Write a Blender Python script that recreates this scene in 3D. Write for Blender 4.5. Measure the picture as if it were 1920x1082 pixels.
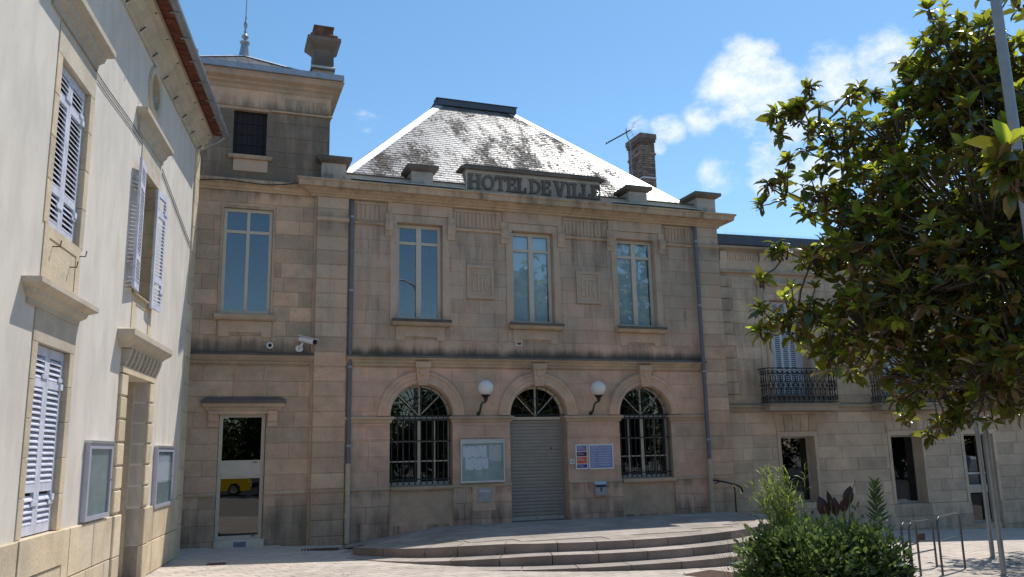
import bpy, bmesh, math, random
from mathutils import Vector, Matrix, Quaternion
from mathutils.geometry import tessellate_polygon

random.seed(7)
R = math.radians
scene = bpy.context.scene
COL = scene.collection
for o in list(bpy.data.objects):
    bpy.data.objects.remove(o)

# ------------------------------------------------------------------ camera
F_PX = 1560.0
PITCH, ROLL, YAW = math.atan(303 / F_PX), R(1.2), R(20.0)
CAM = Vector((0, -20, 2.0))
fw = Vector((math.sin(YAW) * math.cos(PITCH), math.cos(YAW) * math.cos(PITCH), math.sin(PITCH)))
r0 = Vector((math.cos(YAW), -math.sin(YAW), 0))
u0 = r0.cross(fw)
rt = r0 * math.cos(ROLL) - u0 * math.sin(ROLL)
up = u0 * math.cos(ROLL) + r0 * math.sin(ROLL)
cam_data = bpy.data.cameras.new('camera')
cam = bpy.data.objects.new('camera', cam_data)
COL.objects.link(cam)
cam.matrix_world = Matrix(((rt.x, up.x, -fw.x, CAM.x), (rt.y, up.y, -fw.y, CAM.y), (rt.z, up.z, -fw.z, CAM.z), (0, 0, 0, 1)))
cam_data.sensor_width = 36
cam_data.lens = 36 * F_PX / 1920
cam_data.clip_end = 2000
cam_data.clip_start = 0.1
scene.camera = cam
scene.render.resolution_x, scene.render.resolution_y = 1024, 577


def px_dir(x, y):
    return (fw * F_PX + rt * (x - 960) + up * (541 - y)).normalized()


def at_depth(x, y, dep):
    d = px_dir(x, y)
    return CAM + d * (dep / d.dot(fw))


def on_Y(x, y, c):
    d = px_dir(x, y)
    return CAM + d * ((c - CAM.y) / d.y)


def gz(X):
    return .05 - .03 * min(max(X, -8), 25)


# ------------------------------------------------------------------ light
SUN = Vector((.48, .32, 1)).normalized()
SUN_EL = math.asin(SUN.z)
SUN_ROT = math.atan2(SUN.x, SUN.y)
view = scene.view_settings
view.view_transform = 'Standard'
view.look = 'None'
view.gamma = 1
view.use_curve_mapping = False
view.exposure = 0.3

world = bpy.data.worlds.new('World')
scene.world = world
world.use_nodes = True
wn, wl = world.node_tree.nodes, world.node_tree.links
wn.clear()


def wnode(t, **kw):
    n = wn.new(t)
    for k, v in kw.items():
        setattr(n, k, v)
    return n


def wmath(op, a, b=None, c=None, clamp=False):
    n = wnode('ShaderNodeMath', operation=op, use_clamp=clamp)
    for i, q in enumerate((a, b, c)):
        if q is None:
            continue
        if isinstance(q, (int, float)):
            n.inputs[i].default_value = q
        else:
            wl.new(q, n.inputs[i])
    return n.outputs[0]


w_out = wnode('ShaderNodeOutputWorld')
w_bg = wnode('ShaderNodeBackground')
w_bg.inputs['Strength'].default_value = .135
sky = wnode('ShaderNodeTexSky', sky_type='NISHITA', sun_disc=False, sun_elevation=SUN_EL, sun_rotation=SUN_ROT)
sky.altitude = 0
sky.air_density = 1.0
sky.dust_density = .15
sky.ozone_density = .9
w_tc = wnode('ShaderNodeTexCoord')
w_dir = w_tc.outputs['Generated']


def wnoise(scale, detail, rough, offs, stretch=(1, 1, 1)):
    m = wnode('ShaderNodeMapping')
    m.inputs['Location'].default_value = offs
    m.inputs['Scale'].default_value = stretch
    wl.new(w_dir, m.inputs['Vector'])
    n = wnode('ShaderNodeTexNoise')
    n.inputs['Scale'].default_value = scale
    n.inputs['Detail'].default_value = detail
    n.inputs['Roughness'].default_value = rough
    wl.new(m.outputs[0], n.inputs['Vector'])
    return n.outputs['Fac']


puff = wnoise(13, 10, .62, (3.1, 1.7, .4), (1, 1, 1.5))
broad = wnoise(2.2, 5, .55, (2.9, 6.4, 1.3), (1, 1, 2.2))
# cumulus banks seen over the side building (directions), the rest of the sky carries the same kind of clouds
mask = None
for (cx, cy, rad, amp) in ((1410, 170, 3.6, .92), (1330, 200, 2.2, .72), (1470, 235, 3.0, .72), (1560, 140, 2.6, .72), (1250, 240, 1.5, .56), (1350, 340, 2.0, .66), (1450, 310, 2.6, .70),
                           (1530, 330, 2.6, .66), (1200, 240, 1.0, .46), (1235, 275, .8, .52), (1650, 110, 2.4, .70), (1700, 320, 3.0, .7)):
    d = px_dir(cx, cy)
    dp = wnode('ShaderNodeVectorMath', operation='DOT_PRODUCT')
    nv = wnode('ShaderNodeVectorMath', operation='NORMALIZE')
    wl.new(w_dir, nv.inputs[0])
    wl.new(nv.outputs[0], dp.inputs[0])
    dp.inputs[1].default_value = d
    mr = wnode('ShaderNodeMapRange', interpolation_type='SMOOTHSTEP')
    mr.inputs['From Min'].default_value = math.cos(R(rad * 1.25))
    mr.inputs['From Max'].default_value = math.cos(R(rad * .15))
    mr.inputs['To Max'].default_value = amp
    wl.new(dp.outputs['Value'], mr.inputs['Value'])
    mask = mr.outputs[0] if mask is None else wmath('MAXIMUM', mask, mr.outputs[0])
gen = wnode('ShaderNodeMapRange', interpolation_type='SMOOTHSTEP')
gen.inputs['From Min'].default_value = .56
gen.inputs['From Max'].default_value = .74
gen.inputs['To Max'].default_value = .9
wl.new(broad, gen.inputs['Value'])
cover = wmath('MAXIMUM', mask, gen.outputs[0])
dens = wmath('MULTIPLY_ADD', puff, 1.9, wmath('SUBTRACT', cover, 1.30))
dm = wnode('ShaderNodeMapRange', interpolation_type='SMOOTHSTEP')
dm.inputs['From Min'].default_value = 0.0
dm.inputs['From Max'].default_value = .68
wl.new(dens, dm.inputs['Value'])
shade = wnoise(5, 5, .5, (1, 4, 2))
cr = wnode('ShaderNodeMix', data_type='RGBA')
wl.new(shade, cr.inputs['Factor'])
cr.inputs['A'].default_value = (5.2, 5.6, 6.2, 1)
cr.inputs['B'].default_value = (7.4, 7.5, 7.6, 1)
mx = wnode('ShaderNodeMix', data_type='RGBA')
wl.new(dm.outputs[0], mx.inputs['Factor'])
hs = wnode('ShaderNodeHueSaturation')
hs.inputs['Hue'].default_value = .492
hs.inputs['Saturation'].default_value = 1.18
wl.new(sky.outputs[0], hs.inputs['Color'])
wl.new(hs.outputs[0], mx.inputs['A'])
wl.new(cr.outputs['Result'], mx.inputs['B'])
wl.new(mx.outputs['Result'], w_bg.inputs['Color'])
wl.new(w_bg.outputs[0], w_out.inputs[0])

sun_data = bpy.data.lights.new('sun', 'SUN')
sun_data.energy = 3.9
sun_data.angle = R(.53)
sun_data.color = (1, .95, .87)
sun = bpy.data.objects.new('sun', sun_data)
COL.objects.link(sun)
sun.rotation_euler = SUN.to_track_quat('Z', 'Y').to_euler()
sun.location = SUN * 60


# ------------------------------------------------------------------ materials
class NT:
    def __init__(s, name):
        s.m = bpy.data.materials.new(name)
        s.m.use_nodes = True
        s.n, s.l = s.m.node_tree.nodes, s.m.node_tree.links
        s.n.clear()
        s.out = s.n.new('ShaderNodeOutputMaterial')
        s.geo = s.n.new('ShaderNodeNewGeometry')
        s.pos = s.geo.outputs['Position']

    def put(s, v, sock):
        if isinstance(v, (int, float)):
            sock.default_value = v
        elif isinstance(v, (tuple, list)):
            sock.default_value = tuple(v) + ((1,) if len(v) == 3 and len(sock.default_value) == 4 else ())
        else:
            s.l.new(v, sock)

    def math(s, op, a, b=None, clamp=False):
        n = s.n.new('ShaderNodeMath')
        n.operation = op
        n.use_clamp = clamp
        s.put(a, n.inputs[0])
        if b is not None:
            s.put(b, n.inputs[1])
        return n.outputs[0]

    def noise(s, scale, detail=4, rough=.55, stretch=(1, 1, 1), vec=None):
        m = s.n.new('ShaderNodeMapping')
        m.inputs['Scale'].default_value = stretch
        s.l.new(vec or s.pos, m.inputs['Vector'])
        n = s.n.new('ShaderNodeTexNoise')
        n.inputs['Scale'].default_value = scale
        n.inputs['Detail'].default_value = detail
        n.inputs['Roughness'].default_value = rough
        s.l.new(m.outputs[0], n.inputs['Vector'])
        return n.outputs['Fac']

    def ramp(s, v, a, b, lo=0., hi=1.):
        n = s.n.new('ShaderNodeMapRange')
        n.interpolation_type = 'SMOOTHSTEP'
        n.inputs['From Min'].default_value = a
        n.inputs['From Max'].default_value = b
        n.inputs['To Min'].default_value = lo
        n.inputs['To Max'].default_value = hi
        s.put(v, n.inputs['Value'])
        return n.outputs[0]

    def mix(s, f, a, b, blend='MIX'):
        n = s.n.new('ShaderNodeMix')
        n.data_type = 'RGBA'
        n.blend_type = blend
        s.put(f, n.inputs['Factor'])
        s.put(a, n.inputs['A'])
        s.put(b, n.inputs['B'])
        return n.outputs['Result']

    def scale_col(s, c, f):
        n = s.n.new('ShaderNodeVectorMath')
        n.operation = 'SCALE'
        s.put(c, n.inputs[0])
        s.put(f, n.inputs['Scale'])
        return n.outputs[0]

    def rand(s):
        return s.n.new('ShaderNodeObjectInfo').outputs['Random']

    def attr(s, nm):
        n = s.n.new('ShaderNodeAttribute')
        n.attribute_name = nm
        return n.outputs['Fac']

    def zcoord(s):
        n = s.n.new('ShaderNodeSeparateXYZ')
        s.l.new(s.pos, n.inputs[0])
        return n.outputs['Z']

    def bump(s, h, strength, dist=.02):
        n = s.n.new('ShaderNodeBump')
        n.inputs['Strength'].default_value = strength
        n.inputs['Distance'].default_value = dist
        s.l.new(h, n.inputs['Height'])
        return n.outputs[0]

    def pbr(s, col, rough=.8, metal=0., spec=.5, normal=None, **kw):
        n = s.n.new('ShaderNodeBsdfPrincipled')
        s.put(col, n.inputs['Base Color'])
        s.put(rough, n.inputs['Roughness'])
        s.put(metal, n.inputs['Metallic'])
        s.put(spec, n.inputs['Specular IOR Level'])
        if normal is not None:
            s.l.new(normal, n.inputs['Normal'])
        for k, v in kw.items():
            s.put(v, n.inputs[k])
        return n.outputs[0]

    def done(s, sh):
        s.l.new(sh, s.out.inputs['Surface'])
        return s.m


def stone_mat(name, a, b, dirt=.3, *pos_, **kw_):
    return _stone(name, a, b, dirt, *pos_, **kw_)


def _stone(name, a, b, dirt=.3, bands=(), block=.16, dark=(.075, .068, .058), rough=.88, patch=1.0, streak=.5, grey=None):
    """limestone: per-block tone, broad colour patches, lichen and soot with their own shapes"""
    t = NT(name)
    big = t.noise(.55, 6, .6)
    mid = t.noise(2.3, 6, .62)
    fine = t.noise(38, 5, .65)
    rn = t.rand()
    col = t.mix(t.math('ADD', t.ramp(big, .36, .66, 0, patch), t.math('MULTIPLY', t.math('SUBTRACT', rn, .5), block * 3.2), True), a, b)
    tone = t.math('ADD', t.math('MULTIPLY', t.math('FRACT', t.math('MULTIPLY', rn, 7.31)), block * 1.5), 1 - block * .75)
    tone = t.math('MULTIPLY', tone, t.ramp(mid, .25, .75, .84, 1.12))
    tone = t.math('MULTIPLY', tone, t.ramp(fine, .25, .75, .86, 1.10))
    if grey:
        gc = t.mix(t.ramp(t.zcoord(), 3.9, 6.2, 0, .75), col, grey)
        col = t.mix(t.ramp(mid, .3, .6), col, gc)
    col = t.scale_col(col, tone)
    soot = t.noise(1.0, 8, .68, (2.2, 2.2, 1.0))
    run = t.noise(1.0, 5, .6, (5.5, 5.5, .35))
    d = t.math('ADD', t.math('MULTIPLY', soot, 1 - streak), t.math('MULTIPLY', run, streak))
    extra = None
    z = t.zcoord()
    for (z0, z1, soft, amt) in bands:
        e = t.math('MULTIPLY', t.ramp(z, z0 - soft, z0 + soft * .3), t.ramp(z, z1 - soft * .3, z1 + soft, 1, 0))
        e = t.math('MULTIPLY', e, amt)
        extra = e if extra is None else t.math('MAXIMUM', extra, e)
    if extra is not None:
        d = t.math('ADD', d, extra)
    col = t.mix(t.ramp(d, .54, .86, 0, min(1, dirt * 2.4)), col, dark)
    pit = t.noise(11, 8, .7)
    h = t.math('ADD', t.math('MULTIPLY', fine, .5), pit)
    return t.done(t.pbr(col, rough, 0, .25, t.bump(h, .35, .02)))


def plain(name, col, rough=.6, metal=0., spec=.5, var=.12, scale=9, bump=0., rnd=0.):
    t = NT(name)
    n = t.noise(scale, 6, .6)
    f = t.ramp(n, .25, .75, 1 - var, 1 + var)
    if rnd:
        f = t.math('MULTIPLY', f, t.math('ADD', t.math('MULTIPLY', t.rand(), rnd), 1 - rnd / 2))
    nm = t.bump(t.noise(scale * 6, 4, .6), bump, .01) if bump else None
    return t.done(t.pbr(t.scale_col(col, f), rough, metal, spec, nm))


M = {}
M['ashlar'] = stone_mat('ashlar_limestone', (.64, .41, .30), (.45, .34, .26), .36, ((-.5, .5, .5, .20), (4.3, 4.42, .30, .32), (4.55, 5.0, .2, .08), (5.4, 6.6, .5, .07), (6.9, 8.2, .6, .12), (1.0, 1.14, .12, .14)), .11, grey=(.40, .335, .26))
M['quoin'] = stone_mat('quoin_limestone', (.60, .405, .285), (.45, .35, .26), .24, ((-.5, .5, .5, .22), (7.4, 7.7, .2, .18), (2.5, 6.9, 1.0, .06)), .2, grey=(.40, .335, .265))
M['ledge'] = stone_mat('weathered_ledge_stone', (.55, .39, .265), (.40, .31, .22), .42, ((8.35, 10, .12, .10),), .12)
M['parapet'] = stone_mat('parapet_stone', (.50, .43, .36), (.38, .33, .28), .32, ((8.4, 8.75, .1, .14),), .12)
M['cap'] = stone_mat('lichened_cap_stone', (.19, .155, .125), (.105, .092, .08), .42, (), .15)
M['carved'] = stone_mat('carved_limestone', (.65, .43, .31), (.49, .37, .27), .3, ((7.2, 8.2, .4, .1),), .07, grey=(.44, .36, .28))
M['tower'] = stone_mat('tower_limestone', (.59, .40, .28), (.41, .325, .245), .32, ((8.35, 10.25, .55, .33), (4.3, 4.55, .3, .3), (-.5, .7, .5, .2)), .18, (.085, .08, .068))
M['side'] = stone_mat('side_limestone', (.60, .455, .335), (.48, .38, .285), .22, ((3.4, 6.9, .5, .13), (-1, .1, .25, .16)), .18)
M['side_ledge'] = stone_mat('side_ledge_stone', (.45, .35, .26), (.34, .28, .21), .38, (), .12)
M['mortar'] = stone_mat('lime_mortar', (.54, .37, .26), (.41, .32, .235), .25, (), 0)
M['house_stone'] = stone_mat('yellow_limestone', (.62, .50, .345), (.54, .46, .35), .16, ((-.5, .25, .25, .12),), .16, (.25, .2, .15), streak=.7)
M['house_hood'] = stone_mat('hood_limestone', (.55, .475, .375), (.46, .405, .325), .26, (), .1, (.2, .17, .13))
M['fill'] = stone_mat('repaired_stone', (.60, .55, .47), (.55, .5, .42), .08, (), .1)
M['paver'] = stone_mat('paving_stone', (.52, .45, .39), (.45, .395, .345), .13, (), .14, (.2, .17, .15), streak=.1)
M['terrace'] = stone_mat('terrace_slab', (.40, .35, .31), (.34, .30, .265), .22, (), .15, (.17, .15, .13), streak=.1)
M['step'] = stone_mat('shaded_step_stone', (.25, .20, .175), (.19, .16, .14), .3, (), .16, (.1, .085, .075), streak=.2)  # dark tone carries the shade on the step risers
M['grout'] = plain('sand_joint', (.30, .26, .215), .95, scale=30)

t = NT('cream_render')
n1, n2, n3 = t.noise(.5, 5, .6), t.noise(3, 6, .6, (1, 1, .35)), t.noise(90, 4, .7)
c = t.mix(t.ramp(n1, .3, .7), (.67, .61, .54), (.61, .555, .495))
c = t.scale_col(c, t.math('MULTIPLY', t.ramp(n2, .3, .75, 1.06, .88), t.ramp(n3, .2, .8, .94, 1.05)))
M['render'] = t.done(t.pbr(c, .93, 0, .2, t.bump(t.math('ADD', n3, t.math('MULTIPLY', n2, .4)), .30, .01)))

t = NT('slate')
lich = t.noise(.62, 7, .66, (1.5, .55, .55))
lf = t.noise(13, 6, .72)
blot = t.math('ADD', lich, t.math('ADD', t.math('MULTIPLY', t.math('SUBTRACT', lf, .5), .75), t.math('MULTIPLY', t.math('SUBTRACT', t.rand(), .5), .10)))
f = t.ramp(blot, .40, .64)
tone = t.math('MULTIPLY', t.math('ADD', t.math('MULTIPLY', t.rand(), .4), .8), t.ramp(t.noise(26, 3), .3, .7, .8, 1.2))
col = t.mix(f, (.17, .175, .185), (.095, .077, .066))
rough = t.math('ADD', t.ramp(f, 0, 1, .50, .82), t.math('MULTIPLY', t.math('SUBTRACT', t.noise(5, 3), .5), .18))
M['slate'] = t.done(t.pbr(t.scale_col(col, tone), rough, 0, t.ramp(f, 0, 1, 1.0, .15), t.bump(t.noise(45, 5, .7), .25, .008), **{'Coat Weight': t.ramp(f, 0, .8, .35, 0), 'Coat Roughness': .42}))

M['zinc'] = plain('weathered_zinc', (.30, .33, .37), .45, .55, .5, .14, 4, .05)
M['zinc_dark'] = plain('dark_lead_sheet', (.075, .088, .115), .55, .3, .4, .12, 3)
M['zinc_bright'] = plain('bright_hip_zinc', (.46, .48, .50), .5, .5, .5, .22, 3)
M['pipe'] = plain('grey_downpipe_paint', (.125, .135, .15), .5, .1, .5, .12, 6)
M['pipe_base'] = plain('beige_cast_iron_pipe', (.46, .38, .29), .6, 0, .4, .12, 8)
M['iron'] = plain('black_green_iron', (.018, .027, .027), .5, .2, .5, .15, 20)
M['iron_black'] = plain('black_wrought_iron', (.012, .012, .014), .5, .3, .5, .15, 20)
M['lamp_green'] = plain('green_lamp_paint', (.03, .065, .055), .45, .2)
M['frame'] = plain('cream_window_paint', (.53, .47, .385), .5, 0, .5, .06)
M['frame_dark'] = plain('grey_window_paint', (.40, .38, .345), .5, 0, .5, .08)
M['roller'] = plain('roller_shutter_grey', (.30, .27, .235), .55, .1, .4, .06, 5)
M['shutter'] = plain('lilac_shutter_paint', (.56, .57, .66), .6, 0, .35, .16, 7, .15, .1)
M['shutter_white'] = plain('white_shutter_paint', (.66, .68, .74), .5, 0, .4, .05, 10)
M['tile'] = plain('clay_roof_tile', (.20, .10, .07), .85, 0, .2, .35, 7, .3, .4)
M['tile_under'] = plain('clay_soffit_tile', (.14, .048, .034), .85, 0, .2, .4, 9, .2, .3)
M['brick'] = plain('pale_sooty_brick', (.27, .205, .17), .9, 0, .2, .25, 7, .3, .4)
M['brick_dark'] = plain('sooty_brick', (.17, .125, .105), .9, 0, .2, .3, 8, .3, .4)
M['brick_mortar'] = plain('chimney_mortar', (.10, .085, .075), .95, 0, .2, .2, 12)
M['clay'] = plain('brown_chimney_clay', (.15, .08, .055), .9, 0, .2, .4, 6, .3)
M['white'] = plain('white_plastic', (.72, .73, .74), .4, 0, .5, .04)
M['black'] = plain('black_plastic', (.012, .012, .013), .3)
M['alu'] = plain('brushed_aluminium', (.58, .60, .63), .38, .7, .5, .05, 6)
M['alu_lilac'] = plain('grey_lilac_aluminium', (.46, .46, .55), .45, .3, .5, .06, 6)
M['board'] = plain('green_grey_board', (.42, .50, .50), .7, 0, .3, .14, 3)
M['paper'] = plain('white_paper', (.80, .81, .90), .85, 0, .2, .04, 5)
M['paper2'] = plain('faded_paper', (.66, .64, .68), .85, 0, .2, .05, 5)
M['pin'] = plain('dark_pin', (.03, .03, .03), .5)
M['sign_blue'] = plain('blue_sign_vinyl', (.23, .27, .46), .35, 0, .5, .05, 4)
M['sign_ink'] = plain('pale_sign_print', (.50, .54, .70), .5)
M['vio'] = plain('violet_vinyl', (.19, .15, .30), .4)
M['plum'] = plain('plum_vinyl', (.045, .012, .04), .4)
M['orange'] = plain('orange_vinyl', (.62, .12, .035), .4)
M['indigo'] = plain('indigo_vinyl', (.035, .02, .22), .4)
M['mail'] = plain('grey_letterbox', (.36, .36, .38), .45, .3)
M['navy'] = plain('navy_print', (.02, .03, .09), .5)
M['letter'] = stone_mat('dark_letter_stone', (.16, .135, .12), (.12, .105, .095), .3, (), .1)
M['rust'] = plain('rusty_steel', (.12, .075, .06), .8, .2, .3, .3, 20)
M['steel'] = plain('galvanised_steel', (.30, .305, .31), .5, .5, .5, .12, 6)
M['steel_dark'] = plain('dark_rack_steel', (.10, .10, .11), .4, .6, .5, .12, 12)
M['dark_board'] = plain('dark_plum_board', (.030, .022, .028), .7, 0, .3, .2, 6)
M['room'] = plain('dim_room', (.085, .08, .075), .95)
M['blind'] = plain('pale_blue_blind', (.70, .86, .90), .9, 0, .2, .05, 2)
M['bark'] = plain('grey_bark', (.12, .095, .075), .92, 0, .2, .35, 12, .5)
M['stem'] = plain('green_stem', (.10, .13, .04), .7)
M['globe'] = plain('opal_glass_globe', (.72, .72, .69), .25, 0, .5, .03, 3)
M['tyre'] = plain('tyre_rubber', (.015, .015, .016), .85)
M['car_yellow'] = plain('yellow_car_paint', (.75, .48, .01), .22, 0, .6, .02, 2)
M['car_dark'] = plain('dark_car_paint', (.015, .017, .022), .2, 0, .6, .02, 2)
M['car_white'] = plain('white_car_paint', (.75, .76, .78), .25, 0, .6, .02, 2)
M['car_glass'] = plain('dark_car_glass', (.01, .012, .014), .08, 0, .6, .02, 2)
M['lampglass'] = plain('headlight_glass', (.6, .6, .6), .1, .3)
M['plaque'] = plain('blue_grey_tile', (.16, .17, .24), .6)


def glass_mat(name, base, tint, k=1.5):
    t = NT(name)
    fr = t.n.new('ShaderNodeFresnel')
    fr.inputs['IOR'].default_value = 1.52
    fac = t.math('ADD', t.math('MULTIPLY', fr.outputs[0], k), base, True)
    tr = t.n.new('ShaderNodeBsdfTransparent')
    tr.inputs['Color'].default_value = tint + (1,)
    gl = t.n.new('ShaderNodeBsdfGlossy')
    gl.inputs['Roughness'].default_value = .012
    gl.inputs['Color'].default_value = (.92, .95, 1, 1)
    wav = t.bump(t.noise(2.2, 2, .5), .012, .05)
    t.l.new(wav, gl.inputs['Normal'])
    ms = t.n.new('ShaderNodeMixShader')
    t.l.new(fac, ms.inputs[0])
    t.l.new(tr.outputs[0], ms.inputs[1])
    t.l.new(gl.outputs[0], ms.inputs[2])
    return t.done(ms.outputs[0])


M['glass'] = glass_mat('window_glass', .055, (.95, .97, .985), .9)
M['glass_dark'] = glass_mat('tinted_door_glass', .04, (.35, .38, .38), 1.0)
M['glass_low'] = glass_mat('ground_floor_glass', .02, (.6, .64, .64), 1.0)
M['glass_black'] = glass_mat('attic_glass', .0, (.3, .3, .34), .5)
M['glass_clear'] = glass_mat('case_glass', .01, (.95, .97, .97), .45)


def leaf_mat(name, dark, light, trans, under=None, rough=.3, tf=.35, spec=.5):
    t = NT(name)
    tone = t.math('ADD', t.attr('tone'), t.math('MULTIPLY', t.math('SUBTRACT', t.rand(), .5), .12), True)
    col = t.mix(tone, dark, light)
    col = t.scale_col(col, t.ramp(t.noise(7, 4), .25, .75, .8, 1.2))
    if under is not None:
        col = t.mix(t.math('MULTIPLY', t.geo.outputs['Backfacing'], t.ramp(tone, .2, .75, .7, 0)), col, under)
    p = t.pbr(col, rough, 0, spec)
    tr = t.n.new('ShaderNodeBsdfTranslucent')
    t.put(t.mix(tone, tuple(x * .45 for x in trans), trans), tr.inputs['Color'])
    ms = t.n.new('ShaderNodeMixShader')
    t.put(t.ramp(tone, 0, 1, tf * .5, tf * 1.3), ms.inputs[0])
    t.l.new(p, ms.inputs[1])
    t.l.new(tr.outputs[0], ms.inputs[2])
    return t.done(ms.outputs[0])


M['magnolia'] = leaf_mat('magnolia_leaf', (.020, .044, .016), (.17, .21, .03), (.52, .56, .05), (.17, .075, .028), .20, .50, .6)
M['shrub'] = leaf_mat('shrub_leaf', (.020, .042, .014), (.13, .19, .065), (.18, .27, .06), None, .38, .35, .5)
M['willow'] = leaf_mat('feathery_leaf', (.05, .09, .018), (.16, .23, .04), (.35, .45, .07), None, .45, .4)
M['canna'] = leaf_mat('canna_leaf', (.020, .008, .009), (.034, .013, .012), (.08, .02, .016), None, .4, .15)
M['lily'] = leaf_mat('lily_leaf', (.022, .045, .014), (.06, .10, .03), (.2, .28, .05), None, .4, .35)
M['treeleaf'] = leaf_mat('broad_tree_leaf', (.022, .042, .013), (.07, .11, .026), (.18, .26, .04), None, .45, .35)


# ------------------------------------------------------------------ mesh helpers
class MB:
    def __init__(s):
        s.v, s.f = [], []

    def add(s, vs, fs):
        b = len(s.v)
        s.v += [tuple(p) for p in vs]
        s.f += [tuple(i + b for i in q) for q in fs]
        return s

    def box(s, x0, x1, y0, y1, z0, z1):
        return s.add([(x0, y0, z0), (x1, y0, z0), (x1, y1, z0), (x0, y1, z0), (x0, y0, z1), (x1, y0, z1), (x1, y1, z1), (x0, y1, z1)],
                     [(0, 3, 2, 1), (4, 5, 6, 7), (0, 1, 5, 4), (1, 2, 6, 5), (2, 3, 7, 6), (3, 0, 4, 7)])

    def cblock(s, xl0, xr0, z0, xl1, xr1, z1, y0, y1, c=.008):
        """block with chamfered front edges; trapezoid in elevation"""
        cl = min(c, max(0.0005, (xr0 - xl0) * .3, (xr1 - xl1) * .3))
        fr = [(xl0 + cl, y0, z0 + c), (xr0 - cl, y0, z0 + c), (xr1 - cl, y0, z1 - c), (xl1 + cl, y0, z1 - c)]
        mi = [(xl0, y0 + c, z0), (xr0, y0 + c, z0), (xr1, y0 + c, z1), (xl1, y0 + c, z1)]
        ba = [(x, y1, z) for x, _, z in mi]
        fs = [(0, 1, 2, 3)]
        for i in range(4):
            j = (i + 1) % 4
            fs += [(4 + i, 4 + j, j, i), (8 + i, 8 + j, 4 + j, 4 + i)]
        fs.append((11, 10, 9, 8))
        return s.add(fr + mi + ba, fs)

    def prism(s, poly, y0, y1, holes=()):
        """polygon in x/z, extruded along y, with holes"""
        rings = [list(poly)] + [list(h) for h in holes]
        flat = [p for r in rings for p in r]
        tris = tessellate_polygon([[Vector((p[0], p[1], 0)) for p in r] for r in rings])
        n = len(flat)
        vs = [(p[0], y0, p[1]) for p in flat] + [(p[0], y1, p[1]) for p in flat]
        fs = [tuple(q) for q in tris] + [tuple(i + n for i in reversed(q)) for q in tris]
        b = 0
        for r in rings:
            k = len(r)
            for i in range(k):
                j = (i + 1) % k
                fs.append((b + i, b + j, n + b + j, n + b + i))
            b += k
        return s.add(vs, fs)

    def prism_x(s, poly_yz, x0, x1):
        n = len(poly_yz)
        vs = [(x0, p[0], p[1]) for p in poly_yz] + [(x1, p[0], p[1]) for p in poly_yz]
        fs = [tuple(range(n)), tuple(reversed(range(n, 2 * n)))]
        fs += [(i, (i + 1) % n, n + (i + 1) % n, n + i) for i in range(n)]
        return s.add(vs, fs)

    def prism_z(s, poly_xy, z0, z1):
        n = len(poly_xy)
        vs = [(p[0], p[1], z0) for p in poly_xy] + [(p[0], p[1], z1) for p in poly_xy]
        fs = [tuple(range(n)), tuple(reversed(range(n, 2 * n)))]
        fs += [(i, (i + 1) % n, n + (i + 1) % n, n + i) for i in range(n)]
        return s.add(vs, fs)

    def molding(s, path, prof):
        """closed profile (outward offset, z) swept along a plan polyline; outward is to the right of travel"""
        P = [Vector(p) for p in path]
        k = len(prof)
        vs = []
        for i, p in enumerate(P):
            ns = []
            if i > 0:
                d = (P[i] - P[i - 1]).normalized()
                ns.append(Vector((d.y, -d.x)))
            if i < len(P) - 1:
                d = (P[i + 1] - P[i]).normalized()
                ns.append(Vector((d.y, -d.x)))
            n = ns[0]
            if len(ns) == 2:
                n = (ns[0] + ns[1])
                n = n / max(.2, n.dot(ns[0]))
            for (o, z) in prof:
                q = p + n * o
                vs.append((q.x, q.y, z))
        fs = []
        for i in range(len(P) - 1):
            for j in range(k):
                a, b = i * k + j, i * k + (j + 1) % k
                fs.append((a, b, b + k, a + k))
        fs += [tuple(range(k)), tuple(reversed(range((len(P) - 1) * k, len(P) * k)))]
        return s.add(vs, fs)

    def arch(s, cx, cz, prof, a0=0., a1=180., n=28):
        """closed profile (radius, y) turned about an axis along y"""
        k = len(prof)
        vs, fs = [], []
        for i in range(n + 1):
            a = R(a0 + (a1 - a0) * i / n)
            for (r, y) in prof:
                vs.append((cx + r * math.cos(a), y, cz + r * math.sin(a)))
        for i in range(n):
            for j in range(k):
                a, b = i * k + j, i * k + (j + 1) % k
                fs.append((a, b, b + k, a + k))
        if abs(a1 - a0) < 359:
            fs += [tuple(range(k)), tuple(reversed(range(n * k, n * k + k)))]
        return s.add(vs, fs)

    def tube(s, pts, r, n=6, r1=None, cap=True):
        pts = [Vector(p) for p in pts]
        m = len(pts)
        vs, fs = [], []
        ref = None
        for i, p in enumerate(pts):
            d = (pts[min(i + 1, m - 1)] - pts[max(i - 1, 0)])
            d = d.normalized() if d.length > 1e-9 else Vector((0, 0, 1))
            if ref is None:
                ref = d.orthogonal().normalized()
            ref = (ref - d * ref.dot(d))
            ref = ref.normalized() if ref.length > 1e-6 else d.orthogonal().normalized()
            q = d.cross(ref)
            rr = r if r1 is None else r + (r1 - r) * i / (m - 1)
            if callable(r):
                rr = r(i / (m - 1))
            for j in range(n):
                a = 2 * math.pi * j / n
                vs.append(p + ref * (rr * math.cos(a)) + q * (rr * math.sin(a)))
        for i in range(m - 1):
            for j in range(n):
                a, b = i * n + j, i * n + (j + 1) % n
                fs.append((a, b, b + n, a + n))
        if cap:
            fs += [tuple(reversed(range(n))), tuple(range((m - 1) * n, m * n))]
        return s.add(vs, fs)

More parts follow.
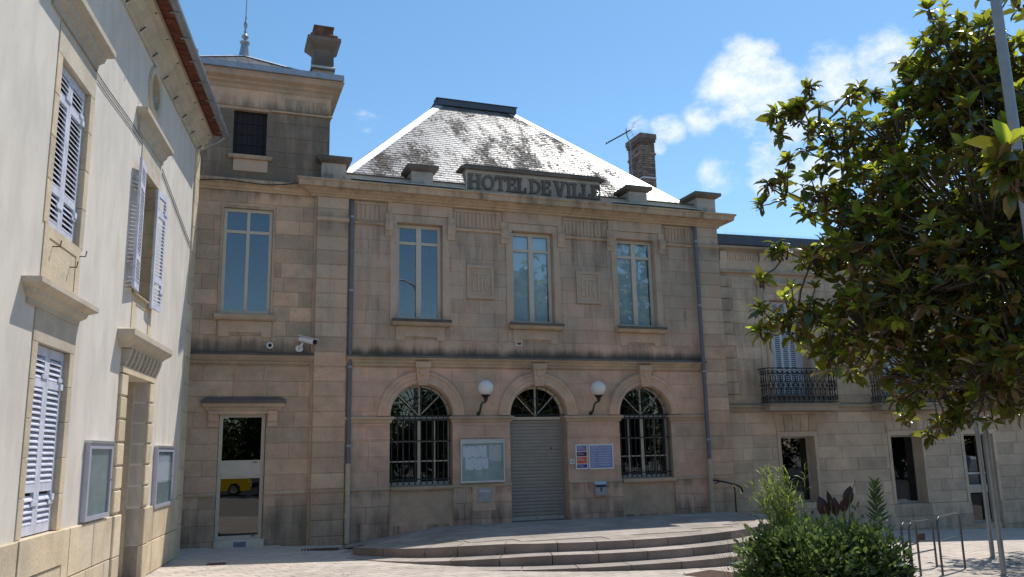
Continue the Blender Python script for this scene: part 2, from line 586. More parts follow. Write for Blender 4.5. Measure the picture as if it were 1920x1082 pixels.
    def lathe(s, prof, cx=0, cy=0, n=16, square=False):
        k = len(prof)
        vs, fs = [], []
        for j in range(n):
            a = 2 * math.pi * (j + (.5 if square else 0)) / n
            for (r, z) in prof:
                rr = r * (math.sqrt(2) if square else 1)
                vs.append((cx + rr * math.cos(a), cy + rr * math.sin(a), z))
        for j in range(n):
            for i in range(k - 1):
                a, b = j * k + i, ((j + 1) % n) * k + i
                fs.append((a, b, b + 1, a + 1))
        fs += [tuple(j * k for j in reversed(range(n))), tuple(j * k + k - 1 for j in range(n))]
        return s.add(vs, fs)

    def ball(s, c, r, n=20, m=12, sz=1.):
        return s.lathe([(max(1e-4, r * math.sin(math.pi * i / m)), c[2] - r * sz * math.cos(math.pi * i / m)) for i in range(m + 1)], c[0], c[1], n)

    def disc_y(s, cx, cz, r, y0, y1, n=20):
        return s.prism([(cx + r * math.cos(2 * math.pi * i / n), cz + r * math.sin(2 * math.pi * i / n)) for i in range(n)], y0, y1)

    def mesh(s, name, mat, smooth=False, recalc=True):
        me = bpy.data.meshes.new(name)
        me.from_pydata(s.v, [], s.f)
        if recalc:
            bm = bmesh.new()
            bm.from_mesh(me)
            bmesh.ops.recalc_face_normals(bm, faces=bm.faces)
            bm.to_mesh(me)
            bm.free()
        if smooth:
            me.polygons.foreach_set('use_smooth', [True] * len(me.polygons))
            if smooth == 'auto':
                me.set_sharp_from_angle(angle=R(40))
        me.materials.append(M[mat] if isinstance(mat, str) else mat)
        me.update()
        return me

    def build(s, name, mat, parent=None, smooth=False, kind=None, recalc=True):
        return link(name, s.mesh(name, mat, smooth, recalc), parent, kind)


def link(name, data, parent=None, kind=None, loc=None, rot=None):
    o = bpy.data.objects.new(name, data)
    COL.objects.link(o)
    if parent is not None:
        o.parent = parent
    if loc is not None:
        o.location = loc
    if rot is not None:
        o.rotation_euler = rot
    if kind:
        o['kind'] = kind
    return o


def tag(o, label, cat, group=None):
    o['label'] = label
    o['category'] = cat
    if group:
        o['group'] = group
    return o


def thing(name, label, cat, loc=(0, 0, 0), rz=0., group=None):
    o = link(name, None, None, None, loc, (0, 0, rz))
    o.empty_display_size = .2
    return tag(o, label, cat, group)


def struct(o):
    o['kind'] = 'structure'
    return o


def copy_tree(o, parent=None):
    c = o.copy()
    COL.objects.link(c)
    c.parent = parent
    for ch in [q for q in ALLKIDS.get(o.name, o.children)]:
        copy_tree(ch, c)
    return c


ALLKIDS = {}


def sub_rect(rects, ob):
    """cut an opening (x0,x1,z0,z1) out of a list of block rectangles"""
    a0, a1, b0, b1 = ob
    out = []
    for (x0, x1, z0, z1) in rects:
        if x1 <= a0 or x0 >= a1 or z1 <= b0 or z0 >= b1:
            out.append((x0, x1, z0, z1))
            continue
        if x0 < a0:
            out.append((x0, a0, z0, z1))
        if x1 > a1:
            out.append((a1, x1, z0, z1))
        m0, m1 = max(x0, a0), min(x1, a1)
        if z0 < b0:
            out.append((m0, m1, z0, b0))
        if z1 > b1:
            out.append((m0, m1, b1, z1))
    return [q for q in out if q[1] - q[0] > .025 and q[3] - q[2] > .025]


def ashlar(parent, x0, x1, courses, openings, arches, y, mat, lens=(.6, 1.05), gap=.003, thick=.1, chamfer=.004, rnd=None, name='stone_block', jitter=.0025):
    rnd = rnd or random.Random(3)
    n = 0
    for z0, z1 in zip(courses[:-1], courses[1:]):
        rects, x = [], x0
        first = True
        while x < x1 - 1e-6:
            w = rnd.uniform(*lens) * (rnd.uniform(.4, 1) if first else 1)
            first = False
            e = x + w
            if x1 - e < lens[0] * .5:
                e = x1
            rects.append((x, min(e, x1), z0, z1))
            x = e
        for ob in openings:
            rects = sub_rect(rects, ob)
        blocks = []
        for (a, b, c, d) in rects:
            cur = [(a, b, c, a, b, d)]
            for (cx, cz, r) in arches:
                nxt = []
                for q in cur:
                    xl0, xr0, q0, xl1, xr1, q1 = q
                    if q1 <= cz or q0 >= cz + r or xr0 <= cx - r or xl0 >= cx + r:
                        nxt.append(q)
                        continue
                    w0 = math.sqrt(max(0, r * r - max(0, q0 - cz) ** 2))
                    w1 = math.sqrt(max(0, r * r - (q1 - cz) ** 2))
                    L = (xl0, min(xr0, cx - w0), q0, xl1, min(xr1, cx - w1), q1)
                    Q = (max(xl0, cx + w0), xr0, q0, max(xl1, cx + w1), xr1, q1)
                    for k in (L, Q):
                        k = (k[0], max(k[0] + .002, k[1]), k[2], k[3], max(k[3] + .002, k[4]), k[5])
                        k = (min(k[0], k[1]), k[1], k[2], min(k[3], k[4]), k[4], k[5])
                        if max(k[1] - k[0], k[4] - k[3]) > .04:
                            nxt.append(k)
                cur = nxt
            blocks += cur
        for (a, b, c, d, e, f) in blocks:
            j = rnd.uniform(-jitter, jitter)
            MB().cblock(a + gap, max(b - gap, a + gap + .001), c + gap, d + gap, max(e - gap, d + gap + .001), f - gap, y + j, y + thick, chamfer).build(name, mat, parent)
            n += 1
    return n


def window_unit(parent, x0, x1, z0, z1, y, mat='frame', transom=None, fw_=.07, mull=.07, depth=.06, glass='glass', blind=None, name='window', cols=2, room=True):
    """casement: frame, mullion, transom as one frame mesh, one pane object per light"""
    w = MB()
    w.box(x0, x1, y, y + depth, z0, z0 + fw_).box(x0, x1, y, y + depth, z1 - fw_, z1)
    w.box(x0, x0 + fw_, y, y + depth, z0 + fw_, z1 - fw_).box(x1 - fw_, x1, y, y + depth, z0 + fw_, z1 - fw_)
    win = w.build(name, mat, parent)
    xs = [x0 + fw_]
    inner = x1 - x0 - 2 * fw_
    for i in range(1, cols):
        cx = x0 + fw_ + inner * i / cols
        MB().box(cx - mull / 2, cx + mull / 2, y - .012, y + depth - .004, z0 + fw_, z1 - fw_).build('mullion', mat, win)
        xs += [cx - mull / 2, cx + mull / 2]
    xs.append(x1 - fw_)
    zs = [z0 + fw_]
    if transom:
        for i in range(cols):
            MB().box(xs[2 * i], xs[2 * i + 1], y + .004, y + depth - .008, transom - .035, transom + .035).build('transom', mat, win)
        zs += [transom - .035, transom + .035]
    zs.append(z1 - fw_)
    for i in range(cols):
        for j in range(0, len(zs), 2):
            MB().box(xs[2 * i], xs[2 * i + 1], y + .03, y + .036, zs[j], zs[j + 1]).build('pane', glass, win)
    if blind:
        MB().box(x0 + fw_, x1 - fw_, y + .12, y + .124, z0 + fw_, z1 - fw_).build('blind', blind, win)
    if room:
        room_box(win, x0 - .25, x1 + .25, y + depth + .004, y + 2.2, z0 - .3, z1 + .3)
    return win


def room_box(parent, x0, x1, y0, y1, z0, z1):
    v = [(x0, y0, z0), (x1, y0, z0), (x1, y1, z0), (x0, y1, z0), (x0, y0, z1), (x1, y0, z1), (x1, y1, z1), (x0, y1, z1)]
    return MB().add(v, [(0, 3, 2, 1), (4, 5, 6, 7), (1, 2, 6, 5), (2, 3, 7, 6), (3, 0, 4, 7)]).build('interior', 'room', parent)


def rect(x0, x1, z0, z1):
    return [(x0, z0), (x1, z0), (x1, z1), (x0, z1)]


def arch_poly(cx, r, z0, zs, n=24):
    return [(cx - r, z0), (cx + r, z0)] + [(cx + r * math.cos(math.pi * i / n), zs + r * math.sin(math.pi * i / n)) for i in range(n + 1)]


def fluted(parent, x0, x1, z0, z1, y, n, mat, name='flute'):
    """a row of upright fillets, one mesh shared"""
    p = (x1 - x0) / n
    me = MB().cblock(0, p * .62, 0, 0, p * .62, z1 - z0, 0, .05, .014).mesh(name, mat)
    for i in range(n):
        link(name, me, parent, None, (x0 + p * (i + .19), y, z0))


COURSE = .3525
ZC = [1.21 + COURSE * k for k in range(-4, 21)]        # course lines shared by tower, hall and pilasters
# ================================================================== GROUND
g = MB()
xs = [-300, -60, -25, -8, -4, 0, 4, 8, 12, 16, 20, 25, 40, 90, 300]
ys = [-300, -120, -60, -40, -28, -20, -12, -6, 0, 6, 20, 60, 200]
g.add([(x, y, gz(x) - .012) for y in ys for x in xs],
      [(j * len(xs) + i, j * len(xs) + i + 1, (j + 1) * len(xs) + i + 1, (j + 1) * len(xs) + i) for j in range(len(ys) - 1) for i in range(len(xs) - 1)])
ground = struct(g.build('ground', 'grout', None, recalc=False))

M['asphalt'] = plain('asphalt', (.055, .054, .055), .9, 0, .3, .2, 3, .3)
rd = MB()
rx = [-60, -25, -8, 0, 8, 16, 25, 90]
rd.add([(x, y, gz(x) - .006) for y in (-70, -46, -22.5) for x in rx], [(j * 8 + i, j * 8 + i + 1, j * 8 + 9 + i, j * 8 + 8 + i) for j in range(2) for i in range(7)])
struct(rd.build('added_road', 'asphalt', None, recalc=False))  # unseen asphalt added to darken the reflections in the window glass
rd2 = MB()
rd2.add([(x, y, gz(x) - .006) for y in (-22.5, -8) for x in (30, 45, 90)], [(0, 1, 4, 3), (1, 2, 5, 4)])
struct(rd2.build('side_road', 'asphalt', None, recalc=False))
# entrance terrace with curved steps
TC, TR = (8.05, 1.05), 6.1


def arc_pt(r, a):
    return TC[0] + r * math.cos(a), TC[1] + r * math.sin(a)


def smooth01(v):
    v = min(1, max(0, v))
    return v * v * (3 - 2 * v)


def z_top(x, y, lvl):
    if lvl == 0:
        s = smooth01((x - 3.0) / 2.6)
        front = .12 + .13 * s
        wall = gz(3) + .02 + (.25 - gz(3) - .02) * s
        k = smooth01(-y / 2.2)
        return wall + (front - wall) * k
    if lvl == 1:
        s = smooth01((x - 3.3) / 3.0)
        return gz(3.3) + .02 + (.09 - gz(3.3) - .02) * s
    s = smooth01((x - 5.0) / 3.0)
    return gz(5) + .01 + (-.07 - gz(5) - .01) * s


A_L, A_R = math.atan2(-2.2 - TC[1], 2.9 - TC[0]) % (2 * math.pi), math.atan2(-1.2 - TC[1], 13.7 - TC[0]) % (2 * math.pi)
core = MB()
NA = 40
edge = [arc_pt(TR - .38, A_L + (A_R - A_L) * i / NA) for i in range(NA + 1)]
vs, fs = [], []
for i, (x, y) in enumerate(edge):
    for j in range(9):
        yy = y * (1 - j / 8) + .03 * (j / 8)
        vs.append((x, yy, z_top(x, yy, 0) - .012))
for i in range(NA):
    for j in range(8):
        a = i * 9 + j
        fs.append((a, a + 9, a + 10, a + 1))
core.add(vs, fs)
terrace = struct(core.build('entrance_terrace', 'grout', None))
rnd = random.Random(11)
for lvl, rr, a_from in ((0, TR, A_L), (1, TR + .5, R(214)), (2, TR + 1.0, R(231))):
    a = a_from
    while a < A_R - .02:
        b = min(a + rnd.uniform(.11, .17), A_R)
        n = 5
        depth_in = .4 if lvl == 0 else .56
        top, bot = [], []
        ga = .0012
        pts = [(rr, a + ga + (b - a - 2 * ga) * i / n) for i in range(n + 1)] + [(rr - depth_in, b - ga - (b - a - 2 * ga) * i / n) for i in range(n + 1)]
        vs = []
        for (q, an) in pts:
            x, y = arc_pt(q, an)
            vs.append((x, y, z_top(x, y, lvl) + rnd.uniform(-.001, .001)))
        k = len(vs)
        vs += [(x, y, min(z - .2, gz(x) - .08)) for (x, y, z) in vs]
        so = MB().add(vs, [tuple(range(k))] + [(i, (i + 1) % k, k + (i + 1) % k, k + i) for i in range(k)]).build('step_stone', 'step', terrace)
        so.data.materials.append(M['terrace'])  # sun on treads and shade on risers put into the two colours
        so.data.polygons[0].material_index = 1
        a = b
y = -.02
row = 0
while y > -5.6:
    d = .46
    x = 2.6 + (row % 2) * .35
    while x < 13.8:
        w = rnd.uniform(.55, .8)
        ok = all((px - TC[0]) ** 2 + (py - TC[1]) ** 2 < (TR - .39) ** 2 for px in (x, x + w) for py in (y, y - d)) and x > 2.95 - y * -.02
        if ok:
            q = [(x + .004, y - .004), (x + w - .004, y - .004), (x + w - .004, y - d + .004), (x + .004, y - d + .004)]
            vs = [(a, b, z_top(a, b, 0) + rnd.uniform(-.0015, .0015)) for a, b in q]
            vs += [(a, b, c - .06) for a, b, c in vs]
            MB().add(vs, [(0, 1, 2, 3), (0, 1, 5, 4), (1, 2, 6, 5), (2, 3, 7, 6), (3, 0, 4, 7)]).build('paving_slab', 'terrace', terrace)
        x += w
    y -= d
    row += 1

# square paving: setts laid in courses turned a little to the facade
PA = R(24)
pw, pd = .42, .21
tilt = math.atan(.03)
pme = []
for k in range(3):
    e = .005
    a, b = pw - 2 * e, pd - 2 * e
    c = .006
    pme.append(MB().add([(-a / 2 + c, -b / 2 + c, 0), (a / 2 - c, -b / 2 + c, 0), (a / 2 - c, b / 2 - c, 0), (-a / 2 + c, b / 2 - c, 0),
                         (-a / 2, -b / 2, -c), (a / 2, -b / 2, -c), (a / 2, b / 2, -c), (-a / 2, b / 2, -c),
                         (-a / 2, -b / 2, -.04), (a / 2, -b / 2, -.04), (a / 2, b / 2, -.04), (-a / 2, b / 2, -.04)],
                        [(0, 1, 2, 3)] + [(4 + i, 4 + (i + 1) % 4, (i + 1) % 4, i) for i in range(4)] + [(8 + i, 8 + (i + 1) % 4, 4 + (i + 1) % 4, 4 + i) for i in range(4)]).mesh('paving_stone', 'paver'))
cands = []
ca, sa = math.cos(PA), math.sin(PA)
for j in range(-90, 90):
    for i in range(-50, 70):
        lx, ly = (i + (.5 if j % 2 else 0)) * pw, j * pd
        X, Y = 6 + lx * ca - ly * sa, -6 + lx * sa + ly * ca
        if not (-4 < X < 24 and -12.5 < Y < .6):
            continue
        hx = X + .46 - Y * .155 * 0
        if X < -.72 - .155 * (-1.6 - Y):
            continue
        r = math.hypot(X - TC[0], Y - TC[1])
        if r < TR - .1 and X > 2.8:
            continue
        if Y > -.05:
            continue
        v = Vector((X, Y, gz(X))) - CAM
        dz = v.dot(fw)
        pxx, pyy = 960 + F_PX * v.dot(rt) / dz, 541 - F_PX * v.dot(up) / dz
        if dz < 1 or pxx < -60 or pxx > 2000 or pyy > 1180:
            continue
        cands.append((dz + (6 if pxx > 1380 or pyy > 1100 else 0), X, Y))
cands.sort()
rnd = random.Random(5)
rest = MB()
base = [v.co.copy() for v in pme[0].vertices]
bfaces = [tuple(p.vertices) for p in pme[0].polygons]
rot = Matrix.Rotation(tilt, 3, 'Y') @ Matrix.Rotation(PA, 3, 'Z')
for n, (dz, X, Y) in enumerate(cands):
    loc = Vector((X, Y, gz(X) + rnd.uniform(-.002, .002)))
    if n < 300:
        link('paving_stone', pme[n % 3], ground, None, loc, (rot @ Matrix.Rotation(rnd.uniform(-.006, .006), 3, 'X')).to_euler())
    else:
        rest.add([loc + rot @ p for p in base], bfaces)
rest.build('paving', 'paver', ground, kind='stuff', recalc=False)

# ================================================================== TOWN HALL (central block)
hall = thing('town_hall', 'two-storey limestone town hall with three arches, carved name parapet and hipped slate roof', 'building')
AC = [4.87, 7.93, 11.0]          # arch centres
AR, SPR = .78, 2.84
UW = [(4.24, 5.42), (7.30, 8.48), (10.37, 11.55)]     # first-floor openings
UZ0, UZ1 = 5.22, 7.70
outer = rect(2.2, 13.6, -.5, 8.25)
holes = [rect(a - .03, b + .03, UZ0 - .03, UZ1 + .03) for a, b in UW]
for k, cx in enumerate(AC):
    holes.append(arch_poly(cx, AR, .24 if k == 1 else 1.2, SPR))
hall_wall = MB().prism(outer, .012, .42, holes).build('wall', 'mortar', hall)
ops = [(a - .17, b + .17, UZ0 - .17, UZ1 + .03) for a, b in UW]          # surrounds are carved pieces of their own
for k, cx in enumerate(AC):
    ops.append((cx - AR, cx + AR, -.5, SPR))
    if k != 1:
        pass
ops += [(6.05, 6.77, 5.82, 6.70), (9.11, 9.81, 5.82, 6.70)]
ops += [(2.2, 13.6, 4.06, 4.28), (2.2, 13.6, 2.70, 2.86), (2.2, 13.6, 7.60, 8.3)]
ops.append((2.2, 13.6, -.5, -.12))
ashlar(hall_wall, 3.02, 12.92, ZC, ops, [(cx, SPR, 1.0) for cx in AC], 0, 'ashlar', (.55, 1.0), gap=.002, chamfer=.003, rnd=random.Random(21))
# plinth blocks a little proud
for k, (a, b) in enumerate(((3.05, 4.09), (5.65, 7.15), (8.71, 10.22), (11.78, 12.90))):
    ashlar(hall_wall, a, b, [-.35, .0, .38, .76, 1.14], [], [], -.03, 'ashlar', (.5, .8), rnd=random.Random(40 + k), thick=.05)
    MB().prism_x([(.02, 1.142), (-.055, 1.142), (-.055, 1.17), (-.005, 1.215), (.02, 1.215)], a, b).build('plinth_moulding', 'ledge', hall)
# pilasters of rusticated quoins
for (a, b) in ((2.26, 3.02), (12.92, 13.62)):
    for z0, z1 in zip(ZC[:-1], ZC[1:]):
        if z0 > 8.1:
            break
        z1 = min(z1, 8.2)
        MB().cblock(a, b, z0 + .004, a, b, z1 - .004, -.07, .1, .016).build('quoin_block', 'quoin', hall_wall)
    MB().box(a + .004, b - .004, -.052, .1, -.3, 8.2).build('quoin_joint', 'mortar', hall_wall)
    MB().prism_x([(.0, 7.56), (-.10, 7.60), (-.10, 7.66), (-.075, 7.70), (.0, 7.70)], a - .01, b + .01).build('pilaster_band', 'ledge', hall)
    MB().box(a - .015, b + .015, -.095, .0, 1.145, 1.205).build('pilaster_plinth_band', 'ledge', hall)
# string course between floors
MB().prism_x([(.02, 4.06), (-.05, 4.06), (-.05, 4.12), (-.09, 4.15), (-.09, 4.19), (-.16, 4.24), (-.16, 4.29), (-.01, 4.33), (.02, 4.33)], 3.02, 12.92).build('string_course', 'ledge', hall)
MB().prism_x([(-.005, 4.331), (-.02, 4.345), (-.165, 4.302), (-.172, 4.262), (-.161, 4.262), (-.161, 4.2905)], 3.02, 12.92).build('string_course_lip', 'cap', hall)
# imposts
for (a, b) in ((3.03, 4.10), (5.64, 7.16), (8.70, 10.23), (11.77, 12.91)):
    MB().molding([(a, .2), (a, 0), (b, 0), (b, .2)], [(-.02, 2.70), (.025, 2.70), (.04, 2.77), (.085, 2.79), (.085, 2.84), (.0, 2.865), (-.02, 2.865)]).build('impost', 'ledge', hall)
    MB().prism_x([(.015, 2.325), (-.018, 2.325), (-.018, 2.36), (.015, 2.36)], a + .006, b - .006).build('impost_fillet', 'carved', hall)
# arch rings, keystones
for k, cx in enumerate(AC):
    ring = [(AR - .001, .1), (AR - .001, -.055), (AR + .02, -.075), (AR + .10, -.075), (AR + .112, -.055), (AR + .21, -.055), (AR + .222, -.078), (AR + .27, -.085), (AR + .31, -.05), (AR + .31, .1)]
    ro = MB().arch(cx, SPR + .026, ring, 0, 180, 36).build('arch_ring', 'carved', hall, 'auto')
    ks = MB()
    ks.add([(cx - .115, -.12, 3.60), (cx + .115, -.12, 3.60), (cx + .165, -.17, 4.02), (cx - .165, -.17, 4.02),
            (cx - .115, .1, 3.60), (cx + .115, .1, 3.60), (cx + .165, .1, 4.02), (cx - .165, .1, 4.02)],
           [(0, 1, 2, 3), (0, 4, 5, 1), (1, 5, 6, 2), (3, 2, 6, 7), (0, 3, 7, 4)])
    ks.build('keystone', 'carved', hall)
    MB().box(cx - .19, cx + .19, -.205, .0, 4.022, 4.165).build('keystone_cap', 'ledge', hall)
    MB().disc_y(cx, 3.92, .085, -.185, -.1).build('keystone_boss', 'carved', hall)
# first floor windows with surrounds, consoles, sills and aprons
for k, (a, b) in enumerate(UW):
    MB().prism([(a - .17, UZ0 - .002), (a, UZ0 - .002), (a, UZ1), (b, UZ1), (b, UZ0 - .002), (b + .17, UZ0 - .002), (b + .17, UZ1 + .20), (a - .17, UZ1 + .20)], -.012, .2).build('window_surround', 'carved', hall)
    MB().box(a - .25, b + .25, -.045, .05, UZ1 + .205, 8.195).build('lintel', 'carved', hall)
    for cx in (a - .215, b + .215):
        MB().prism_x([(.01, 7.30), (-.05, 7.32), (-.06, 7.40), (-.06, 7.43), (-.09, 7.46), (-.10, 7.58), (-.115, 7.62), (-.115, 7.70), (.01, 7.70)], cx - .10, cx + .10).build('console', 'carved', hall)
        MB().box(cx - .09, cx + .09, -.052, .0, 7.702, 7.9).build('console_block', 'carved', hall)
    s = MB()
    s.prism_x([(.25, 5.06), (-.12, 5.06), (-.16, 5.10), (-.17, 5.19), (-.15, 5.215), (.25, 5.235)], a - .13, b + .17)
    s.build('sill', 'ledge', hall)
    MB().prism_x([(-.1, 5.222), (-.1, 5.235), (-.168, 5.225), (-.186, 5.20), (-.186, 5.155), (-.1735, 5.155), (-.1705, 5.19)], a - .14, b + .18).build('sill_lip', 'cap', hall)
    ap = MB()
    ap.prism([(a - .02, 5.055), (b + .04, 5.055), (b + .04, 4.71), (b - .16, 4.71), (b - .16, 4.80), (a + .2, 4.80), (a + .2, 4.71), (a - .02, 4.71)], -.035, .02)
    ap.build('apron', 'carved', hall)
    window_unit(hall, a + .01, b - .01, UZ0 + .01, UZ1 - .01, .17, transom=7.21, fw_=.085, mull=.13, blind='blind' if k else None)
# frieze: fillet and fluted panels
for (a, b) in ((3.03, 3.94), (5.72, 7.0), (8.78, 10.07), (11.85, 12.91)):
    MB().prism_x([(.01, 7.585), (-.03, 7.585), (-.05, 7.61), (-.05, 7.64), (.01, 7.655)], a, b).build('frieze_fillet', 'ledge', hall)
    MB().box(a, b, .0, .1, 7.656, 8.19).build('frieze_panel', 'carved', hall)
    nn = int((b - a - .12) / .1)
    fluted(hall, a + .05, b - .05, 7.69, 8.09, -.03, nn, 'carved')
    MB().box(a + .03, b - .03, -.03, .01, 8.092, 8.15).build('frieze_head', 'carved', hall)
# monogram medallions
for (a, b) in ((6.05, 6.77), (9.11, 9.81)):
    z0, z1 = 5.82, 6.70
    MB().prism(rect(a, b, z0, z1), -.045, .04, [rect(a + .07, b - .07, z0 + .08, z1 - .08)]).build('medallion_frame', 'carved', hall)
    MB().prism(rect(a + .068, b - .068, z0 + .078, z1 - .078), -.012, .04).build('medallion_field', 'carved', hall)
    cx, cz = (a + b) / 2, (z0 + z1) / 2
    mg = MB()
    mg.box(cx - .19, cx + .19, -.036, -.01, cz + .20, cz + .25).box(cx - .19, cx - .15, -.036, -.01, cz + .13, cz + .198).box(cx + .15, cx + .19, -.036, -.01, cz + .13, cz + .198)
    mg.box(cx - .075, cx - .025, -.036, -.01, cz - .25, cz + .198)
    mg.box(cx + .03, cx + .075, -.033, -.01, cz - .25, cz + .12)
    for sg in (1, -1):
        mg.prism([(cx + .077, cz - .05 - sg * .03), (cx + .16, cz - .05 + sg * .19), (cx + .20, cz - .05 + sg * .19), (cx + .10, cz - .05 - sg * .03)], -.033, -.01)
    mg.box(cx - .20, cx - .15, -.034, -.01, cz - .25, cz + .05).box(cx - .148, cx - .09, -.034, -.01, cz - .25, cz - .20)
    mg.build('monogram', 'carved', hall)
# cornice
CORN = [(-.1, 8.19), (.03, 8.19), (.04, 8.235), (.09, 8.25), (.10, 8.28), (.20, 8.33), (.22, 8.345), (.34, 8.36), (.36, 8.47), (.40, 8.50), (.40, 8.54), (-.1, 8.60)]
MB().molding([(2.12, .6), (2.12, -.07), (13.64, -.07), (13.64, 4.0)], CORN).build('cornice', 'ledge', hall)
for (a, b) in ((3.0, 5.9), (10.1, 12.9)):
    MB().box(a, b, -.46, -.10, 8.585, 8.60).build('cornice_flashing', 'zinc_bright', hall)
# parapet and pedestals
MB().box(2.9, 13.0, .06, .30, 8.56, 8.86).build('parapet', 'parapet', hall)
MB().box(2.9, 13.0, .04, .32, 8.862, 8.90).build('parapet_coping', 'cap', hall)
for (a, b) in ((2.33, 2.92), (4.58, 5.14), (10.78, 11.34), (12.97, 13.58)):
    p = MB().box(a, b, -.12, .45, 8.57, 9.05).build('pedestal', 'parapet', hall)
    c = (a + b) / 2
    w = (b - a) / 2
    MB().lathe([(w + .03, 9.052), (w + .11, 9.10), (w + .13, 9.12), (w + .13, 9.20), (w + .02, 9.235)], c, .165, 4, True).build('pedestal_cap', 'cap', p)
    MB().box(a - .03, b + .03, -.15, .48, 8.57, 8.64).build('pedestal_base', 'cap', p)
# name parapet
sg = MB()
prof = [(6.16, 8.59), (9.80, 8.59)]
rs = [(9.98, 8.60), (9.93, 8.68), (9.84, 8.80), (9.80, 8.92), (9.84, 9.05), (9.90, 9.26)]
ls = [(5.96 + 9.98 - x, z) for x, z in reversed(rs)]
np_ = MB().prism([(5.96, 8.595)] + [(9.98, 8.595)] + rs[1:] + ls[:-1], -.06, .32).build('name_parapet', 'parapet', hall)
MB().box(5.90, 10.04, -.14, .38, 9.262, 9.33).build('name_coping', 'cap', np_)
MB().box(6.02, 9.94, -.09, .34, 9.332, 9.40).build('name_coping_top', 'cap', np_)
MB().prism(rect(6.03, 9.91, 8.66, 9.20), -.085, -.055, [rect(6.065, 9.875, 8.695, 9.165)]).build('name_border', 'parapet', np_)


def serif_letter(ch, x, w, h, z, mb, y0=-.11, y1=-.058):
    t_, s_, sh = .075, .035, .04          # stem, serif reach, serif height
    def stem(cx, lo=0., hi=1., ser=True):
        mb.box(cx - t_ / 2, cx + t_ / 2, y0, y1, z + lo * h, z + hi * h)
        if ser:
            for zz in (z + lo * h, z + hi * h - sh):
                mb.box(cx - t_ / 2 - s_, cx - t_ / 2 - .0002, y0, y1, zz, zz + sh).box(cx + t_ / 2 + .0002, cx + t_ / 2 + s_, y0, y1, zz, zz + sh)
    L, Q = x + t_ / 2 + s_, x + w - t_ / 2 - s_
    if ch == 'H':
        stem(L); stem(Q)
        mb.box(L + t_ / 2 + .0002, Q - t_ / 2 - .0002, y0, y1, z + h * .45, z + h * .45 + .05)
    elif ch == 'O':
        n = 28
        o_ = [(x + w / 2 + w / 2 * math.cos(2 * math.pi * i / n), z + h / 2 + h / 2 * math.sin(2 * math.pi * i / n)) for i in range(n)]
        i_ = [(x + w / 2 + (w / 2 - .078) * math.cos(2 * math.pi * i / n), z + h / 2 + (h / 2 - .055) * math.sin(2 * math.pi * i / n)) for i in range(n)]
        mb.prism(o_, y0, y1, [i_])
    elif ch == 'T':
        c = x + w / 2
        stem(c, 0, .86, False)
        mb.box(c - t_ / 2 - s_, c - t_ / 2 - .0002, y0, y1, z, z + sh).box(c + t_ / 2 + .0002, c + t_ / 2 + s_, y0, y1, z, z + sh)
        mb.box(x, x + w, y0, y1, z + .862 * h, z + h).box(x, x + .04, y0, y1, z + .70 * h, z + .861 * h).box(x + w - .04, x + w, y0, y1, z + .70 * h, z + .861 * h)
    elif ch in 'EL':
        stem(L)
        r = L + t_ / 2 + s_ + .0005
        mb.box(r, x + w, y0, y1, z, z + .055).box(x + w - .045, x + w, y0, y1, z + .0555, z + .15)
        if ch == 'E':
            mb.box(r, x + w - .01, y0, y1, z + h - .055, z + h).box(x + w - .055, x + w - .01, y0, y1, z + h - .14, z + h - .0555)
            mb.box(L + t_ / 2 + .0003, x + w - .06, y0, y1, z + h * .46, z + h * .46 + .05)
    elif ch == 'I':
        stem(x + w / 2)
    elif ch == 'D':
        n = 14
        bx = L + .03
        rx = x + w - bx
        o_ = [(L - t_ / 2, z), (bx, z)] + [(bx + rx * math.sin(math.pi * i / n), z + h / 2 - h / 2 * math.cos(math.pi * i / n)) for i in range(1, n)] + [(bx, z + h), (L - t_ / 2, z + h)]
        i_ = [(L + t_ / 2, z + .055)] + [(bx + .02 + (rx - .095) * math.sin(math.pi * i / n), z + h / 2 - (h / 2 - .055) * math.cos(math.pi * i / n)) for i in range(1, n)] + [(L + t_ / 2, z + h - .055)]
        mb.prism(o_, y0, y1, [i_])
        for zz in (z, z + h - sh):
            mb.box(x, L - t_ / 2 - .0002, y0, y1, zz, zz + sh)
    elif ch == 'V':
        c = x + w / 2
        mb.prism([(x + .02, z + h - .0002), (c - .045, z), (c + .045, z), (x + w - .02, z + h - .0002), (x + w - .09, z + h - .0002), (c, z + .12), (x + .11, z + h - .0002)], y0, y1)
        mb.box(x - .02, x + .15, y0, y1, z + h, z + h + .001 + sh - .02).box(x + w - .13, x + w + .02, y0, y1, z + h, z + h + .001 + sh - .02)
    return mb


def place_word(word, x, widths, gap, h, z, parent):
    for ch in word:
        w = widths[ch]
        serif_letter(ch, x, w, h, z, MB()).build('letter', 'letter', parent)
        x += w + gap
    return x


WD = {'H': .355, 'O': .355, 'T': .30, 'E': .275, 'L': .265, 'D': .34, 'V': .34, 'I': .155}
x = place_word('HOTEL', 6.09, WD, .018, .40, 8.73, np_)
x = place_word('DE', x + .065, WD, .018, .40, 8.73, np_)
place_word('VILLE', x + .075, WD, .018, .40, 8.73, np_)

